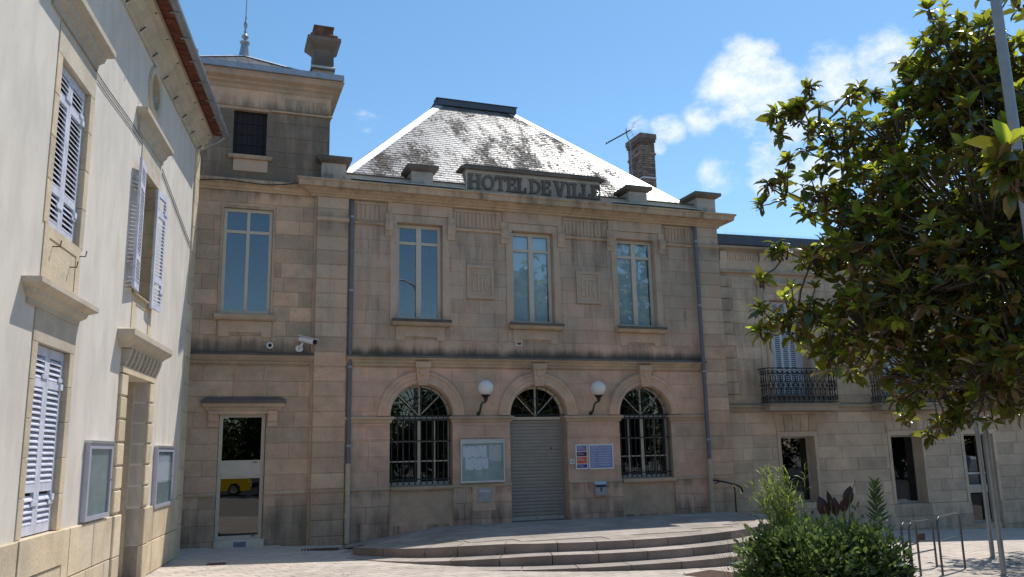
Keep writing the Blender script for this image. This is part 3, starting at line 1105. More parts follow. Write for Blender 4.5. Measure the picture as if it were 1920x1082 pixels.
# ground floor arched windows
for k in (0, 2):
    cx = AC[k]
    yy, fr = .24, .045
    r = AR - .005
    # reveal frame: rectangular light below, fan above
    op = arch_poly(cx, r, 1.215, SPR)
    inn = arch_poly(cx, r - fr, 1.29, SPR)
    wf = MB().prism(op, yy, yy + .06, [inn]).build('arched_window', 'frame_dark', hall)
    MB().box(cx - r + fr + .001, cx + r - fr - .001, yy - .004, yy + .056, SPR - .07, SPR + .01).build('transom', 'frame_dark', wf)
    MB().box(cx - .042, cx + .042, yy - .012, yy + .05, 1.29, SPR - .091).build('mullion', 'frame', wf)
    MB().box(cx - .018, cx + .018, yy + .005, yy + .045, SPR + .021, SPR + r - fr).build('mullion', 'frame', wf)
    for sg_ in (-1, 1):
        a = R(90 + sg_ * 46)
        q = Vector((math.cos(a), 0, math.sin(a)))
        c0 = Vector((cx, yy + .025, SPR + .03))
        MB().tube([c0 + q * .03, c0 + q * (r - fr - .02)], .016, 4).build('glazing_bar', 'frame', wf)
        for zz in (1.78, 2.26):
            x0, x1 = sorted((cx + sg_ * .056, cx + sg_ * (r - fr)))
            MB().box(x0, x1, yy + .006, yy + .04, zz - .014, zz + .014).build('glazing_bar', 'frame', wf)
        MB().box(cx + sg_ * .39 - .012, cx + sg_ * .39 + .012, yy + .008, yy + .042, 1.29, SPR - .091).build('glazing_bar', 'frame', wf)
        x0, x1 = sorted((cx + sg_ * .055, cx + sg_ * (r - fr)))
        MB().box(x0, x1, yy + .046, yy + .050, 1.29, SPR - .09).build('pane', 'glass_low', wf)
    MB().prism([p for p in arch_poly(cx, r - fr, SPR + .021, SPR)], yy + .047, yy + .051).build('fanlight_pane', 'glass_low', wf)
    room_box(wf, cx - 1.0, cx + 1.0, yy + .065, 2.6, 1.0, 3.9)
    # iron grille
    gr = MB().box(cx - r + .01, cx + r - .01, .085, .10, SPR + .0, SPR + .035).build('window_grille', 'iron', hall)
    for zz in (1.34, 2.25, SPR - .07):
        MB().box(cx - r + .012, cx + r - .012, .088, .098, zz, zz + .03).build('rail', 'iron', gr)
    nb = 11
    bar = MB().tube([(0, 0, 1.235), (0, 0, 1.26), (0, 0, 1.27), (0, 0, 1.30), (0, 0, 1.305), (0, 0, SPR + .06)], lambda u: .020 if u < .55 else .0125, 6).mesh('bar', 'iron')
    for i in range(nb):
        xx = cx - r + .06 + (2 * r - .12) * i / (nb - 1)
        b = link('bar', bar, gr, None, (xx, .075, 0))
        if i % 2 == 0:
            MB().ball((xx, .075, 2.03), .024, 8, 6).build('bar_knop', 'iron', b)
            b_last = b
    for rr_, n_ in ((.30, 16), (.46, 18)):
        pts = [(cx + rr_ * math.cos(math.pi * i / n_), .09, SPR + .04 + rr_ * .95 * math.sin(math.pi * i / n_)) for i in range(n_ + 1)]
        MB().tube(pts, .011, 6).build('fan_hoop', 'iron', gr, True)
    for i in range(1, 8):
        a = math.pi * i / 8
        MB().tube([(cx + .30 * math.cos(a), .09, SPR + .04 + .285 * math.sin(a)), (cx + (r - .03) * math.cos(a), .09, SPR + .02 + (r - .03) * math.sin(a))], .010, 5).build('fan_bar', 'iron', gr)
    MB().tube([(cx, .08, SPR + .05), (cx, .07, SPR + r + .06)], .014, 6).build('fan_spike', 'iron', gr)
    # stone sill and panelled apron below
    MB().prism_x([(.3, 1.10), (-.05, 1.10), (-.07, 1.13), (-.07, 1.195), (.24, 1.214)], cx - AR + .03, cx + AR + .02).build('sill', 'ledge', hall)
    MB().prism(rect(cx - AR + .13, cx + AR - .13, -.3, 1.099), .05, .2, [rect(cx - .46, cx + .46, .50, .93)]).build('apron_panel', 'carved', hall)
    MB().box(cx - AR + .001, cx + AR - .001, .11, .25, -.3, 1.098).build('apron_recess', 'ashlar', hall)
    MB().box(cx - .47, cx + .47, .075, .2, .49, .94).build('apron_field', 'carved', hall)
    MB().box(cx - AR + .10, cx + AR - .10, .0, .07, .05, .30).build('apron_base', 'ashlar', hall)

# doorway: fanlight over a roller shutter
cx = AC[1]
yy, r = .22, AR - .005
wf = MB().prism(arch_poly(cx, r, SPR - .08, SPR), yy, yy + .06, [arch_poly(cx, r - .06, SPR - .01, SPR)]).build('fanlight', 'frame', hall)
MB().box(cx - .018, cx + .018, yy + .005, yy + .045, SPR + .001, SPR + r - .06).build('mullion', 'frame', wf)
for sg_ in (-1, 1):
    a = R(90 + sg_ * 44)
    q = Vector((math.cos(a), 0, math.sin(a)))
    c0 = Vector((cx, yy + .025, SPR + .0))
    MB().tube([c0 + q * .03, c0 + q * (r - .08)], .016, 4).build('glazing_bar', 'frame', wf)
MB().prism(arch_poly(cx, r - .06, SPR - .009, SPR), yy + .047, yy + .051).build('fanlight_pane', 'glass_low', wf)
room_box(wf, cx - 1.0, cx + 1.0, yy + .065, 2.6, 2.3, 3.9)
gr = MB().box(cx - r + .01, cx + r - .01, .085, .10, SPR + .02, SPR + .045).build('fan_grille', 'iron', hall)
pts = [(cx + .42 * math.cos(math.pi * i / 18), .09, SPR + .05 + .40 * math.sin(math.pi * i / 18)) for i in range(19)]
MB().tube(pts, .011, 6).build('fan_hoop', 'iron', gr, True)
for i in range(1, 8):
    a = math.pi * i / 8
    MB().tube([(cx + .1 * math.cos(a), .09, SPR + .04 + .1 * math.sin(a)), (cx + (r - .03) * math.cos(a), .09, SPR + .02 + (r - .03) * math.sin(a))], .009, 5).build('fan_bar', 'iron', gr)
MB().tube([(cx, .08, SPR + .04), (cx, .07, SPR + r + .06)], .014, 6).build('fan_spike', 'iron', gr)
roller = MB().box(cx - r, cx + r, .30, .33, .26, SPR - .082).build('roller_shutter', 'roller', hall)
nz = 28
z0, z1 = .36, SPR - .085
pz = (z1 - z0) / nz
sl = MB().prism_x([(.30, .002), (.284, .004), (.274, pz * .35), (.274, pz * .65), (.284, pz - .004), (.30, pz - .002)], cx - r + .035, cx + r - .035).mesh('slat', 'roller', 'auto')
for i in range(nz):
    link('slat', sl, roller, None, (0, 0, z0 + i * pz))
for sg_ in (-1, 1):
    x0, x1 = sorted((cx + sg_ * (r - .04), cx + sg_ * r))
    MB().box(x0, x1, .235, .299, .26, SPR - .083).build('guide_rail', 'roller', roller)
MB().box(cx - r + .04, cx + r - .04, .255, .299, .262, .355).build('bottom_rail', 'frame_dark', roller)
MB().tube([(cx, .25, .31), (cx, .262, .31)], .018, 8).build('lock', 'black', roller)
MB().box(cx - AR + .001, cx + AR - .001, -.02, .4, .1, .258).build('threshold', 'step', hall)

# roof
EZ, RZ = 8.80, 13.05
XL, XR, YF, YB = 2.75, 13.15, .3, 8.9
RXL, RXR, RY = 6.57, 9.06, 4.6
roof = MB().add([(XL, YF, EZ), (XR, YF, EZ), (XR, YB, EZ), (XL, YB, EZ), (RXL, RY, RZ), (RXR, RY, RZ), (XL, YF, EZ - .3), (XR, YF, EZ - .3), (XR, YB, EZ - .3), (XL, YB, EZ - .3)],
                [(0, 1, 5, 4), (1, 2, 5), (2, 3, 4, 5), (3, 0, 4), (0, 6, 7, 1), (1, 7, 8, 2), (2, 8, 9, 3), (3, 9, 6, 0)]).build('roof', 'slate', hall)


def slate_face(parent, O, E, Nrm, up_, width_at, L, rows, limit, rnd, keep=lambda x, t: True, sw=.28):
    """O eave corner, E along-eave unit, up_ up-slope unit; width_at(t)->(x0,x1) along E at slope distance t"""
    pitch = L / rows
    cells = []
    for j in range(rows):
        t0 = j * pitch
        a, b = width_at(t0 + pitch * .5)
        x = a - (sw / 2 if j % 2 else 0)
        while x < b:
            x0, x1 = max(a, x), min(b, x + sw)
            if x1 - x0 > .05:
                cells.append((x0, x1, t0))
            x += sw
    lift, th, g_ = .024, .020, .006
    def corner(x, t, h):
        return O + E * x + up_ * t + Nrm * h
    rest_ = MB()
    tilt_m = None
    # shared full-size slate
    def shape(w):
        p0 = [Vector((x, t, h)) for x, t, h in ((g_, 0, lift), (w - g_, 0, lift), (w - g_, pitch * 1.9, .003), (g_, pitch * 1.9, .003))]
        p1 = [v - Vector((0, 0, th if k < 2 else .002)) for k, v in enumerate(p0)]
        return p0 + p1, [(0, 1, 2, 3), (0, 4, 5, 1), (1, 5, 6, 2), (3, 0, 4, 7)[::-1]]
    fv, ff = shape(sw)
    me = MB().add(fv, ff).mesh('slate', 'slate', recalc=False)
    Mx = Matrix((E, up_, Nrm)).transposed()
    full = [c for c in cells if abs(c[1] - c[0] - sw) < 1e-6 and keep(c[0], c[2])]
    rnd.shuffle(full)
    chosen = set(full[:limit])
    for c in cells:
        j = rnd.uniform(-.003, .003)
        rq = Matrix.Rotation(rnd.uniform(-.012, .012), 3, 'X') @ Matrix.Rotation(rnd.uniform(-.008, .008), 3, 'Y') @ Matrix.Rotation(rnd.uniform(-.006, .006), 3, 'Z')
        if c in chosen:
            o = link('slate', me, parent, None, O + E * c[0] + up_ * (c[2] + j) + Nrm * .002, (Mx @ rq).to_euler())
        else:
            v_, f_ = shape(c[1] - c[0])
            org = O + E * c[0] + up_ * (c[2] + j) + Nrm * .002
            rest_.add([org + Mx @ (rq @ q) for q in v_], f_)
    rest_.build('slate_courses', 'slate', parent, kind='stuff', recalc=False)


def hip_face(parent, A, B, P, Q, rows, limit, rnd, keep=lambda x, t: True, sw=.28, marg=0.):
    """A,B eave ends, P above A, Q above B (may coincide)"""
    A, B, P, Q = Vector(A), Vector(B), Vector(P), Vector(Q)
    E = (B - A).normalized()
    nr = (B - A).cross(P - A).normalized()
    if nr.z < 0:
        nr = -nr
    U = nr.cross(E)
    if U.z < 0:
        U = -U
    L = (P - A).dot(U)
    W = (B - A).length
    pa, qb = (P - A).dot(E), W - (Q - A).dot(E)
    slate_face(parent, A, E, nr, U, lambda t: (pa * t / L + marg, W - qb * t / L - marg), L - .05 - marg, rows, limit, rnd, keep, sw)


hip_face(roof, (XL, YF, EZ), (XR, YF, EZ), (RXL, RY, RZ), (RXR, RY, RZ), 42, 300, random.Random(1), lambda x, t: t > .5)
hip_face(roof, (XL, YB, EZ), (XL, YF, EZ), (RXL, RY, RZ), (RXL, RY, RZ), 42, 0, random.Random(2), marg=.14)
hip_face(roof, (XR, YF, EZ), (XR, YB, EZ), (RXR, RY, RZ), (RXR, RY, RZ), 42, 0, random.Random(2), marg=.14)
for (e, q) in (((XL, YF, EZ), (RXL, RY, RZ)), ((XR, YF, EZ), (RXR, RY, RZ))):
    e, q = Vector(e), Vector(q)
    d = (q - e).normalized()
    sd = Vector((d.y, -d.x, 0)).normalized()
    n_ = d.cross(sd)
    if n_.z < 0:
        n_ = -n_
    w_ = .16
    pts = []
    h = MB()
    a = [e - sd * w_ - n_ * .055, e + n_ * .045, e + sd * w_ - n_ * .055]
    b = [p + (q - e) for p in a]
    a2 = [p - n_ * .03 for p in a]
    b2 = [p - n_ * .03 for p in b]
    h.add(a + b + a2 + b2, [(0, 1, 4, 3), (1, 2, 5, 4), (6, 9, 10, 7), (7, 10, 11, 8), (0, 3, 9, 6), (2, 8, 11, 5), (0, 6, 7, 1), (1, 7, 8, 2)]).build('hip_flashing', 'zinc_bright', roof)
rc = MB().box(RXL - .1, RXR + .12, RY - .16, RY + .16, RZ - .05, RZ + .15).build('ridge_cap', 'zinc_dark', roof)
MB().box(RXL - .14, RXR + .16, RY - .19, RY + .19, RZ + .151, RZ + .172).build('ridge_lip', 'zinc_dark', rc)
MB().add([(RXL - .12, RY - .16, RZ + .145), (RXL - .12, RY + .16, RZ + .145), (RXL - .34, RY, RZ - .26), (RXL - .105, RY - .16, RZ - .16), (RXL - .105, RY + .16, RZ - .16)], [(0, 1, 2), (0, 2, 3), (1, 4, 2)]).build('ridge_end', 'zinc_dark', rc)
for xx in (6.62, 7.8, 8.9):
    MB().lathe([(.03, RZ + .172), (.035, RZ + .21), (.01, RZ + .24)], xx, RY, 8).build('ridge_hook', 'zinc_dark', rc)
# side walls so the block is closed
MB().box(13.2, 13.6, .1, 9.8, -.7, 8.5).build('side_wall', 'side', hall)
MB().box(2.2, 13.6, 9.4, 9.8, -.7, 8.5).build('rear_wall', 'side', hall)
# rounded stone on the side parapet
MB().prism_x([(1.0, 8.6), (1.0, 9.05), (1.06, 9.22), (1.14, 9.30), (1.30, 9.42), (1.9, 9.42), (2.0, 9.3), (2.05, 9.0), (2.05, 8.6)], 12.98, 13.55).build('side_acroterion', 'cap', hall)
MB().box(13.1, 13.5, .46, 9.0, 8.56, 8.9).build('side_parapet', 'parapet', hall)

# brick chimney on the side wall
CX0, CX1, CY0, CY1, CT = 13.30, 13.80, 3.5, 4.45, 12.45
chim = MB().box(CX0 + .012, CX1 - .012, CY0 + .012, CY1 - .012, 8.0, CT - .01).build('brick_chimney', 'brick_mortar', hall)
bp, bh = .083, .066
bm1 = MB().box(.004, .236, 0, .05, 0, bh).mesh('brick', 'brick')
bm2 = MB().box(.004, .236, 0, .05, 0, bh).mesh('brick', 'brick_dark')
rb = random.Random(9)
k = 0
z = 10.05
while z < CT - .3:
    proud = .03 if abs(z - 11.72) < .05 else 0
    for (org, dx, ln, rz) in (((CX0, CY0), (1, 0), CX1 - CX0, 0), ((CX0, CY1), (0, -1), CY1 - CY0, -math.pi / 2), ((CX1, CY0), (0, 1), CY1 - CY0, math.pi / 2)):
        cuts = [0.0]
        s0 = .12 if k % 2 else .24
        while s0 < ln - .03:
            cuts.append(s0)
            s0 += .24
        cuts.append(ln)
        for c0_, c1_ in zip(cuts[:-1], cuts[1:]):
            px_, py_ = org[0] + dx[0] * c0_, org[1] + dx[1] * c0_
            nx, ny = dx[1], -dx[0]
            jt = rb.uniform(0, .003) + proud
            o = link('brick', bm2 if rb.random() < .3 or z > 12.0 else bm1, chim, None, (px_ + nx * jt, py_ + ny * jt, z), (0, 0, rz))
            o.scale = ((c1_ - c0_) / .24, 1, 1)
    z += bp
    k += 1
for z0, z1, o_, mt in ((CT - .30, CT - .2, .035, 'brick_dark'), (CT - .199, CT - .02, .06, 'brick_dark'), (11.70, 11.76, .03, 'brick'), (10.86, 10.90, .012, 'shutter_white')):
    MB().box(CX0 - o_, CX1 + o_, CY0 - o_, CY1 + o_, z0, z1).build('chimney_band', mt, chim)

# downpipes
def downpipe(parent, x, y, ztop, zmid, zbot):
    p = MB().tube([(x, y + .1, ztop), (x, y, ztop - .12), (x, y, ztop - .4), (x, y, zmid)], .055, 10).build('downpipe', 'pipe', parent, 'auto')
    MB().tube([(x, y, zmid - .001), (x, y, zbot)], .066, 10).build('cast_foot', 'pipe_base', p, 'auto')
    z = ztop - .5
    while z > zmid:
        MB().lathe([(.058, z), (.066, z + .005), (.066, z + .05), (.058, z + .055)], x, y, 10).build('pipe_collar', 'zinc', p)
        z -= 1.85
    MB().lathe([(.067, .55), (.08, .56), (.08, .64), (.067, .65)], x, y, 10).build('pipe_collar', 'pipe_base', p)
    return p


downpipe(hall, 3.10, -.06, 8.2, 1.77, -.02)
downpipe(hall, 12.83, -.13, 8.2, 1.66, .18)
# vent hole
MB().prism(rect(7.34, 7.54, 4.62, 4.82), -.02, .01, [[(7.44 + .065 * math.cos(2 * math.pi * i / 14), 4.72 + .065 * math.sin(2 * math.pi * i / 14)) for i in range(14)]]).build('vent_surround', 'fill', hall)
MB().disc_y(7.44, 4.72, .066, -.008, .01).build('vent', 'rust', hall)

# ================================================================== TOWER BUILDING
tower = thing('tower_building', 'grey weathered stone stair tower with slate pyramid roof, finial and glazed street door', 'building')
TY = .06
t_wall = MB().prism(rect(-1.7, 2.3, -.5, 8.4), TY + .012, TY + .42, [rect(.09, 1.27, 5.21, 7.80), rect(.22, 1.24, .17, 2.955)]).build('wall', 'mortar', tower)
ashlar(t_wall, -1.7, 2.27, ZC, [(.12 - .06, 1.30, 5.06, 7.84), (.22, 1.24, -.5, 2.97), (-1.7, 2.3, 4.07, 4.33), (-1.7, 2.3, -.5, -.19), (-1.7, 2.3, 8.2, 9)], [], TY, 'tower', (.6, 1.1), rnd=random.Random(31), chamfer=.005)
MB().prism(rect(.06, 1.30, 5.24, 7.84), TY - .012, TY + .2, [rect(.12, 1.24, 5.241, 7.78)]).build('window_surround', 'carved', tower)
window_unit(tower, .125, 1.235, 5.245, 7.77, TY + .06, transom=7.21, fw_=.075, mull=.07)
MB().prism_x([(TY + .2, 5.08), (TY - .10, 5.08), (TY - .14, 5.12), (TY - .15, 5.20), (TY - .12, 5.225), (TY + .2, 5.238)], 0, 1.36).build('sill', 'ledge', tower)
MB().prism([(.10, 5.075), (1.28, 5.075), (1.28, 4.70), (1.06, 4.70), (1.06, 4.80), (.34, 4.80), (.34, 4.70), (.10, 4.70)], TY - .03, TY + .02).build('apron', 'carved', tower)
MB().prism_x([(TY + .02, 4.07), (TY - .05, 4.07), (TY - .05, 4.13), (TY - .09, 4.16), (TY - .14, 4.24), (TY - .14, 4.30), (TY + .02, 4.34)], -1.7, 2.258).build('string_course', 'ledge', tower)
for a, b in ((-1.7, .2), (1.26, 2.258)):
    MB().prism_x([(TY + .02, 1.13), (TY - .035, 1.13), (TY - .035, 1.17), (TY - .005, 1.21), (TY + .02, 1.21)], a, b).build('plinth_moulding', 'ledge', tower)
MB().prism_x([(TY + .0, 4.341), (TY - .02, 4.355), (TY - .145, 4.315), (TY - .152, 4.27), (TY - .141, 4.27), (TY - .141, 4.3005)], -1.7, 2.258).build('string_course_lip', 'cap', tower)
# door hood on brackets
MB().molding([(-.02, TY + .1), (-.02, TY), (1.50, TY), (1.50, TY + .1)], [(-.03, 3.0), (.05, 3.0), (.07, 3.06), (.12, 3.10), (.14, 3.16), (.14, 3.22), (.05, 3.27), (-.03, 3.27)]).build('door_hood', 'ledge', tower)
MB().molding([(-.02, TY + .1), (-.02, TY), (1.50, TY), (1.50, TY + .1)], [(-.03, 3.271), (.05, 3.271), (.1405, 3.222), (.1405, 3.17), (.16, 3.17), (.16, 3.235), (.06, 3.31), (-.03, 3.31)]).build('hood_lip', 'cap', tower)
MB().box(.0, 1.48, TY - .04, TY + .02, 2.93, 2.999).build('hood_bed', 'carved', tower)
for a in (-.01, 1.27):
    MB().prism_x([(TY + .01, 2.64), (TY - .03, 2.65), (TY - .035, 2.74), (TY - .07, 2.77), (TY - .08, 2.90), (TY - .11, 2.93), (TY - .11, 2.998), (TY + .01, 2.998)], a, a + .215).build('bracket', 'carved', tower)
# glazed door
door = MB().prism(rect(.23, 1.23, .18, 2.945), TY + .10, TY + .17, [rect(.31, 1.15, 1.90, 2.86), rect(.31, 1.15, .26, 1.50)]).build('glazed_door', 'frame', tower)
MB().box(.28, 1.18, TY + .085, TY + .099, 1.55, 1.84).build('mid_panel', 'frame', door)
for z0, z1 in ((1.90, 2.86), (.26, 1.50)):
    MB().box(.31, 1.15, TY + .13, TY + .136, z0, z1).build('pane', 'glass_dark', door)
for zz in (.25, 1.86):
    MB().box(1.0, 1.08, TY + .088, TY + .099, zz - .02, zz + .0).build('door_fitting', 'black', door)
room_box(door, 0, 1.5, TY + .175, 3.0, .1, 3.2)
MB().box(.22, 1.27, TY - .06, TY + .3, -.06, .178).build('door_step', 'fill', tower)
MB().box(.63, .90, TY - .066, TY - .059, .02, .14).build('step_plaque', 'plaque', tower)
MB().box(-.1, 1.62, TY - .28, TY - .061, -.06, .022).build('threshold_strip', 'fill', tower)
# lower cornice under the tower
MB().prism_x([(TY + .1, 8.20), (TY - .03, 8.20), (TY - .04, 8.25), (TY - .08, 8.27), (TY - .10, 8.33), (TY - .17, 8.36), (TY - .18, 8.44), (TY + .0, 8.52), (TY + .1, 8.52)], -1.7, 2.118).build('lower_cornice', 'ledge', tower)
# upper stage
ZU = [8.50, 8.88, 9.26, 9.64, 10.02, 10.27]
u_wall = MB().prism(rect(-1.6, 2.53, 8.3, 10.9), TY + .012, TY + .4, [rect(.24, 1.02, 9.12, 10.27)]).build('upper_wall', 'mortar', tower)
ashlar(u_wall, -1.6, 2.53, ZU, [(.24, 1.02, 9.0, 10.28)], [], TY, 'tower', (.7, 1.3), rnd=random.Random(33), chamfer=.005)
MB().box(2.13, 2.53, TY + .41, 4.2, 8.3, 10.9).build('upper_side_wall', 'tower', tower)
MB().box(-1.6, 2.12, 3.8, 4.2, -.5, 10.9).build('rear_wall', 'tower', tower)
MB().box(-1.6, -1.2, TY + .43, 3.79, -.5, 10.9).build('side_wall', 'tower', tower)
MB().prism_x([(TY + .01, 10.272), (TY - .05, 10.272), (TY - .06, 10.31), (TY - .01, 10.34), (TY + .01, 10.34)], 1.10, 2.58).build('frieze_fillet', 'ledge', tower)
MB().box(-1.6, 2.535, TY - .015, TY + .1, 10.345, 10.80).build('frieze', 'tower', tower)
fluted(tower, 1.32, 2.48, 10.36, 10.66, TY - .04, 12, 'tower')
MB().prism_x([(TY + .25, 9.0), (TY - .09, 9.0), (TY - .11, 9.03), (TY - .11, 9.09), (TY + .25, 9.115)], .14, 1.16).build('sill', 'ledge', tower)
MB().prism(rect(.27, 1.06, 8.70, 8.995), TY - .03, TY + .02).build('apron', 'carved', tower)
sw_ = MB().prism(rect(.24, 1.02, 9.12, 10.27), TY + .14, TY + .18, [rect(.28, .98, 9.16, 10.23)]).build('barred_window', 'iron_black', tower)
for i in range(3):
    MB().box(.28, .98, TY + .13, TY + .145, 9.42 + i * .27, 9.445 + i * .27).build('bar', 'iron_black', sw_)
for i in range(6):
    MB().tube([(.33 + i * .12, TY + .125, 9.13), (.33 + i * .12, TY + .125, 10.26)], .010, 6).build('bar', 'iron_black', sw_)
MB().box(.28, .98, TY + .16, TY + .166, 9.16, 10.23).build('blind_board', 'dark_board', sw_)
room_box(sw_, .1, 1.2, TY + .19, 2.0, 9.0, 10.4)
TCORN = [(-.1, 10.78), (.02, 10.78), (.05, 10.82), (.06, 10.88), (.12, 10.92), (.14, 10.97), (.24, 11.03), (.26, 11.12), (.30, 11.16), (-.1, 11.18)]
MB().molding([(-1.6, 4.2), (-1.6, TY), (2.535, TY), (2.535, 4.2)], TCORN).build('cornice', 'tower', tower)
for i, (zz, hh) in enumerate(((9.6, .5), (10.05, .25))):
    MB().box(2.53, 2.62 - i * .03, 1.0, 1.5, zz, zz + hh).build('side_corbel', 'tower', tower)
gut = MB().molding([(-1.65, 4.2), (-1.65, TY - .02), (2.55, TY - .02), (2.55, 4.2)], [(.0, 11.183), (.24, 11.183), (.27, 11.21), (.27, 11.35), (.24, 11.36), (.24, 11.22), (.0, 11.21)]).build('gutter', 'zinc', tower)
for xx in (-.6, .3, 1.25, 2.2):
    MB().box(xx - .03, xx + .03, TY - .306, TY - .295, 11.19, 11.37).build('gutter_strap', 'zinc', gut)
APX = Vector((.46, 2.1, 12.62))
cn = [(-1.75, -.05, 11.24), (2.70, -.05, 11.24), (2.70, 4.25, 11.24), (-1.75, 4.25, 11.24)]
t_roof = MB().add(cn + [tuple(APX)], [(0, 1, 4), (1, 2, 4), (2, 3, 4), (3, 0, 4), (0, 3, 2, 1)]).build('roof', 'slate', tower)
hip_face(t_roof, cn[0], cn[1], APX, APX, 16, 60, random.Random(4), marg=.08)
hip_face(t_roof, cn[1], cn[2], APX, APX, 16, 0, random.Random(4), marg=.14)
for c_ in (cn[0], cn[1]):
    e, q = Vector(c_), APX
    d = (q - e).normalized()
    sd = Vector((d.y, -d.x, 0)).normalized()
    n_ = d.cross(sd)
    n_ = n_ if n_.z > 0 else -n_
    a = [e - sd * .13 + n_ * .0, e + n_ * .05, e + sd * .13 + n_ * .0]
    b = [p + (q - e) for p in a]
    MB().add(a + b, [(0, 1, 4, 3), (1, 2, 5, 4), (0, 3, 5, 2), (0, 2, 1), (3, 4, 5)]).build('hip_flashing', 'zinc_bright', t_roof)
fin = MB().lathe([(.17, 12.45), (.16, 12.55), (.10, 12.96), (.13, 13.0), (.14, 13.04), (.07, 13.07)], APX.x, APX.y, 8).build('finial', 'zinc', tower)
MB().lathe([(.035, 13.06), (.04, 13.12), (.09, 13.17), (.10, 13.21), (.05, 13.26), (.03, 13.30), (.045, 13.34), (.03, 13.38), (.025, 13.44), (.05, 13.52), (.055, 13.58), (.03, 13.66), (.02, 13.72), (.03, 13.76), (.015, 13.82), (.012, 14.5), (.004, 15.0)], APX.x, APX.y, 10).build('finial_rod', 'zinc', fin, 'auto')
tc_ = MB().box(2.18, 2.74, 1.2, 1.76, 10.9, 12.1).build('chimney', 'tower', tower)
MB().lathe([(.31, 12.102), (.31, 12.18), (.28, 12.20), (.265, 12.70), (.30, 12.74), (.40, 12.86), (.44, 12.90), (.44, 13.0), (.38, 13.02)], 2.46, 1.48, 4, True).build('chimney_shaft', 'cap', tc_)
MB().lathe([(.36, 13.021), (.36, 13.10), (.33, 13.13), (.25, 13.14), (.25, 13.34), (.27, 13.35), (.27, 13.40), (.20, 13.41)], 2.46, 1.48, 4, True).build('chimney_crown', 'clay', tc_)
MB().lathe([(.315, 12.15), (.325, 12.19), (.30, 12.22)], 2.46, 1.48, 4, True).build('chimney_collar', 'zinc_bright', tc_)
# cable under the cornice
cab = MB().tube([(-.6 + .2 * i, TY - .19 + (-.05 if i > 11 else 0), 8.30 - .0 * i + .05 * math.sin(i * .55) + .012 * i) for i in range(16)], .012, 5).build('cable', 'black')
tag(cab, 'thin black cable sagging along the cornice below the barred tower window', 'cable')

# ================================================================== SIDE BUILDING (right)
side = thing('side_building', 'lower two-storey stone building with banded ground floor and iron balconies behind the magnolia', 'building', (13.9, .2, 0), R(-3.5))
SB0, SB1 = -.35, 14.0
UWS = [(1.43, 2.67), (5.17, 6.41), (8.9, 10.14), (12.2, 13.44)]
GWS = [(1.48, 2.60, .37, 2.22), (5.24, 6.36, .21, 2.2), (7.92, 9.04, -.45, 2.2), (11.4, 12.5, .1, 2.2)]
s_wall = MB().prism(rect(SB0, SB1, -.9, 7.6), .014, .42, [rect(a - .03, b + .03, 3.10, 6.23) for a, b in UWS] + [rect(a - .03, b + .03, c - .03, d + .03) for a, b, c, d in GWS]).build('wall', 'mortar', side)
zj = [.195 + .345 * k for k in range(0, 9)]
gops = [(a - .10, b + .10, c - .0, d + .14) for a, b, c, d in GWS] + [(a - .12, b + .12, 2.34, 2.84) for a, b, c, d in GWS[:2]]
ashlar(s_wall, SB0, SB1, zj[:-1] + [2.93], gops, [], 0, 'side', (.9, 1.7), gap=.004, chamfer=.012, rnd=random.Random(61), name='banded_block')
uops = [(a - .36, b + .36, 3.1, 6.62) for a, b in UWS] + [(SB0, .26, 3.4, 6.98)]
ashlar(s_wall, SB0, SB1, [3.40 + .345 * k for k in range(0, 11)], uops, [], 0, 'side', (.7, 1.2), rnd=random.Random(62))
for i, (z0, z1) in enumerate(zip(zj[:-1], zj[1:])):
    pass
for k in range(10):                                     # quoin strip beside the town hall
    z0 = 3.42 + .345 * k
    MB().cblock(-.33, .24 - (.07 if k % 2 else 0), z0 + .006, -.33, .24 - (.07 if k % 2 else 0), z0 + .339, -.05, .05, .02).build('quoin_block', 'side', s_wall)
ashlar(s_wall, SB0, GWS[2][0], [-.9, -.5, -.15, .192], [], [], -.04, 'side', (.9, 1.6), rnd=random.Random(63), thick=.08, name='plinth_block')
ashlar(s_wall, GWS[2][1], SB1, [-.9, -.5, -.15, .192], [], [], -.04, 'side', (.9, 1.6), rnd=random.Random(64), thick=.08, name='plinth_block')
# window surrounds, voussoirs and glazing at street level
for i, (a, b, c, d) in enumerate(GWS):
    MB().prism([(a - .10, c), (a, c), (a, d), (b, d), (b, c), (b + .10, c), (b + .10, d + .14), (a - .10, d + .14)], -.012, .40).build('window_surround', 'side', side)
    if i < 2:
        n = 5
        for q in range(n):
            u0, u1 = -1 + 2 * q / n, -1 + 2 * (q + 1) / n
            cxx, h0, h1 = (a + b) / 2, (b - a) / 2 + .10, (b - a) / 2 + .16
            MB().cblock(cxx + u0 * h0 + .005, cxx + u1 * h0 - .005, d + .146, cxx + u0 * h1 + .005, cxx + u1 * h1 - .005, 2.84, -.008, .1, .012).build('voussoir', 'side', s_wall)
    yy = .34
    f = MB().prism(rect(a, b, c, d), yy, yy + .05, [rect(a + .05, b - .05, c + .05, d - .05)]).build('shop_window' if i != 2 else 'street_door', 'frame_dark', side)
    MB().box(a + .05, b - .05, yy + .02, yy + .026, c + .05, d - .05).build('pane', 'glass_dark', f)
    if i == 2:
        MB().box(a + .08, b - .08, yy + .006, yy + .019, .42, .66).build('door_plate', 'frame', f)
        MB().box(a + .06, b - .06, yy + .004, yy + .019, .98, 1.03).build('push_bar', 'alu', f)
    room_box(f, a - .3, b + .3, yy + .055, 3.0, c - .2, d + .3)
    MB().box(a + .001, b - .001, .02, yy + .0, c - .08, c - .001).build('sill', 'side_ledge', side)
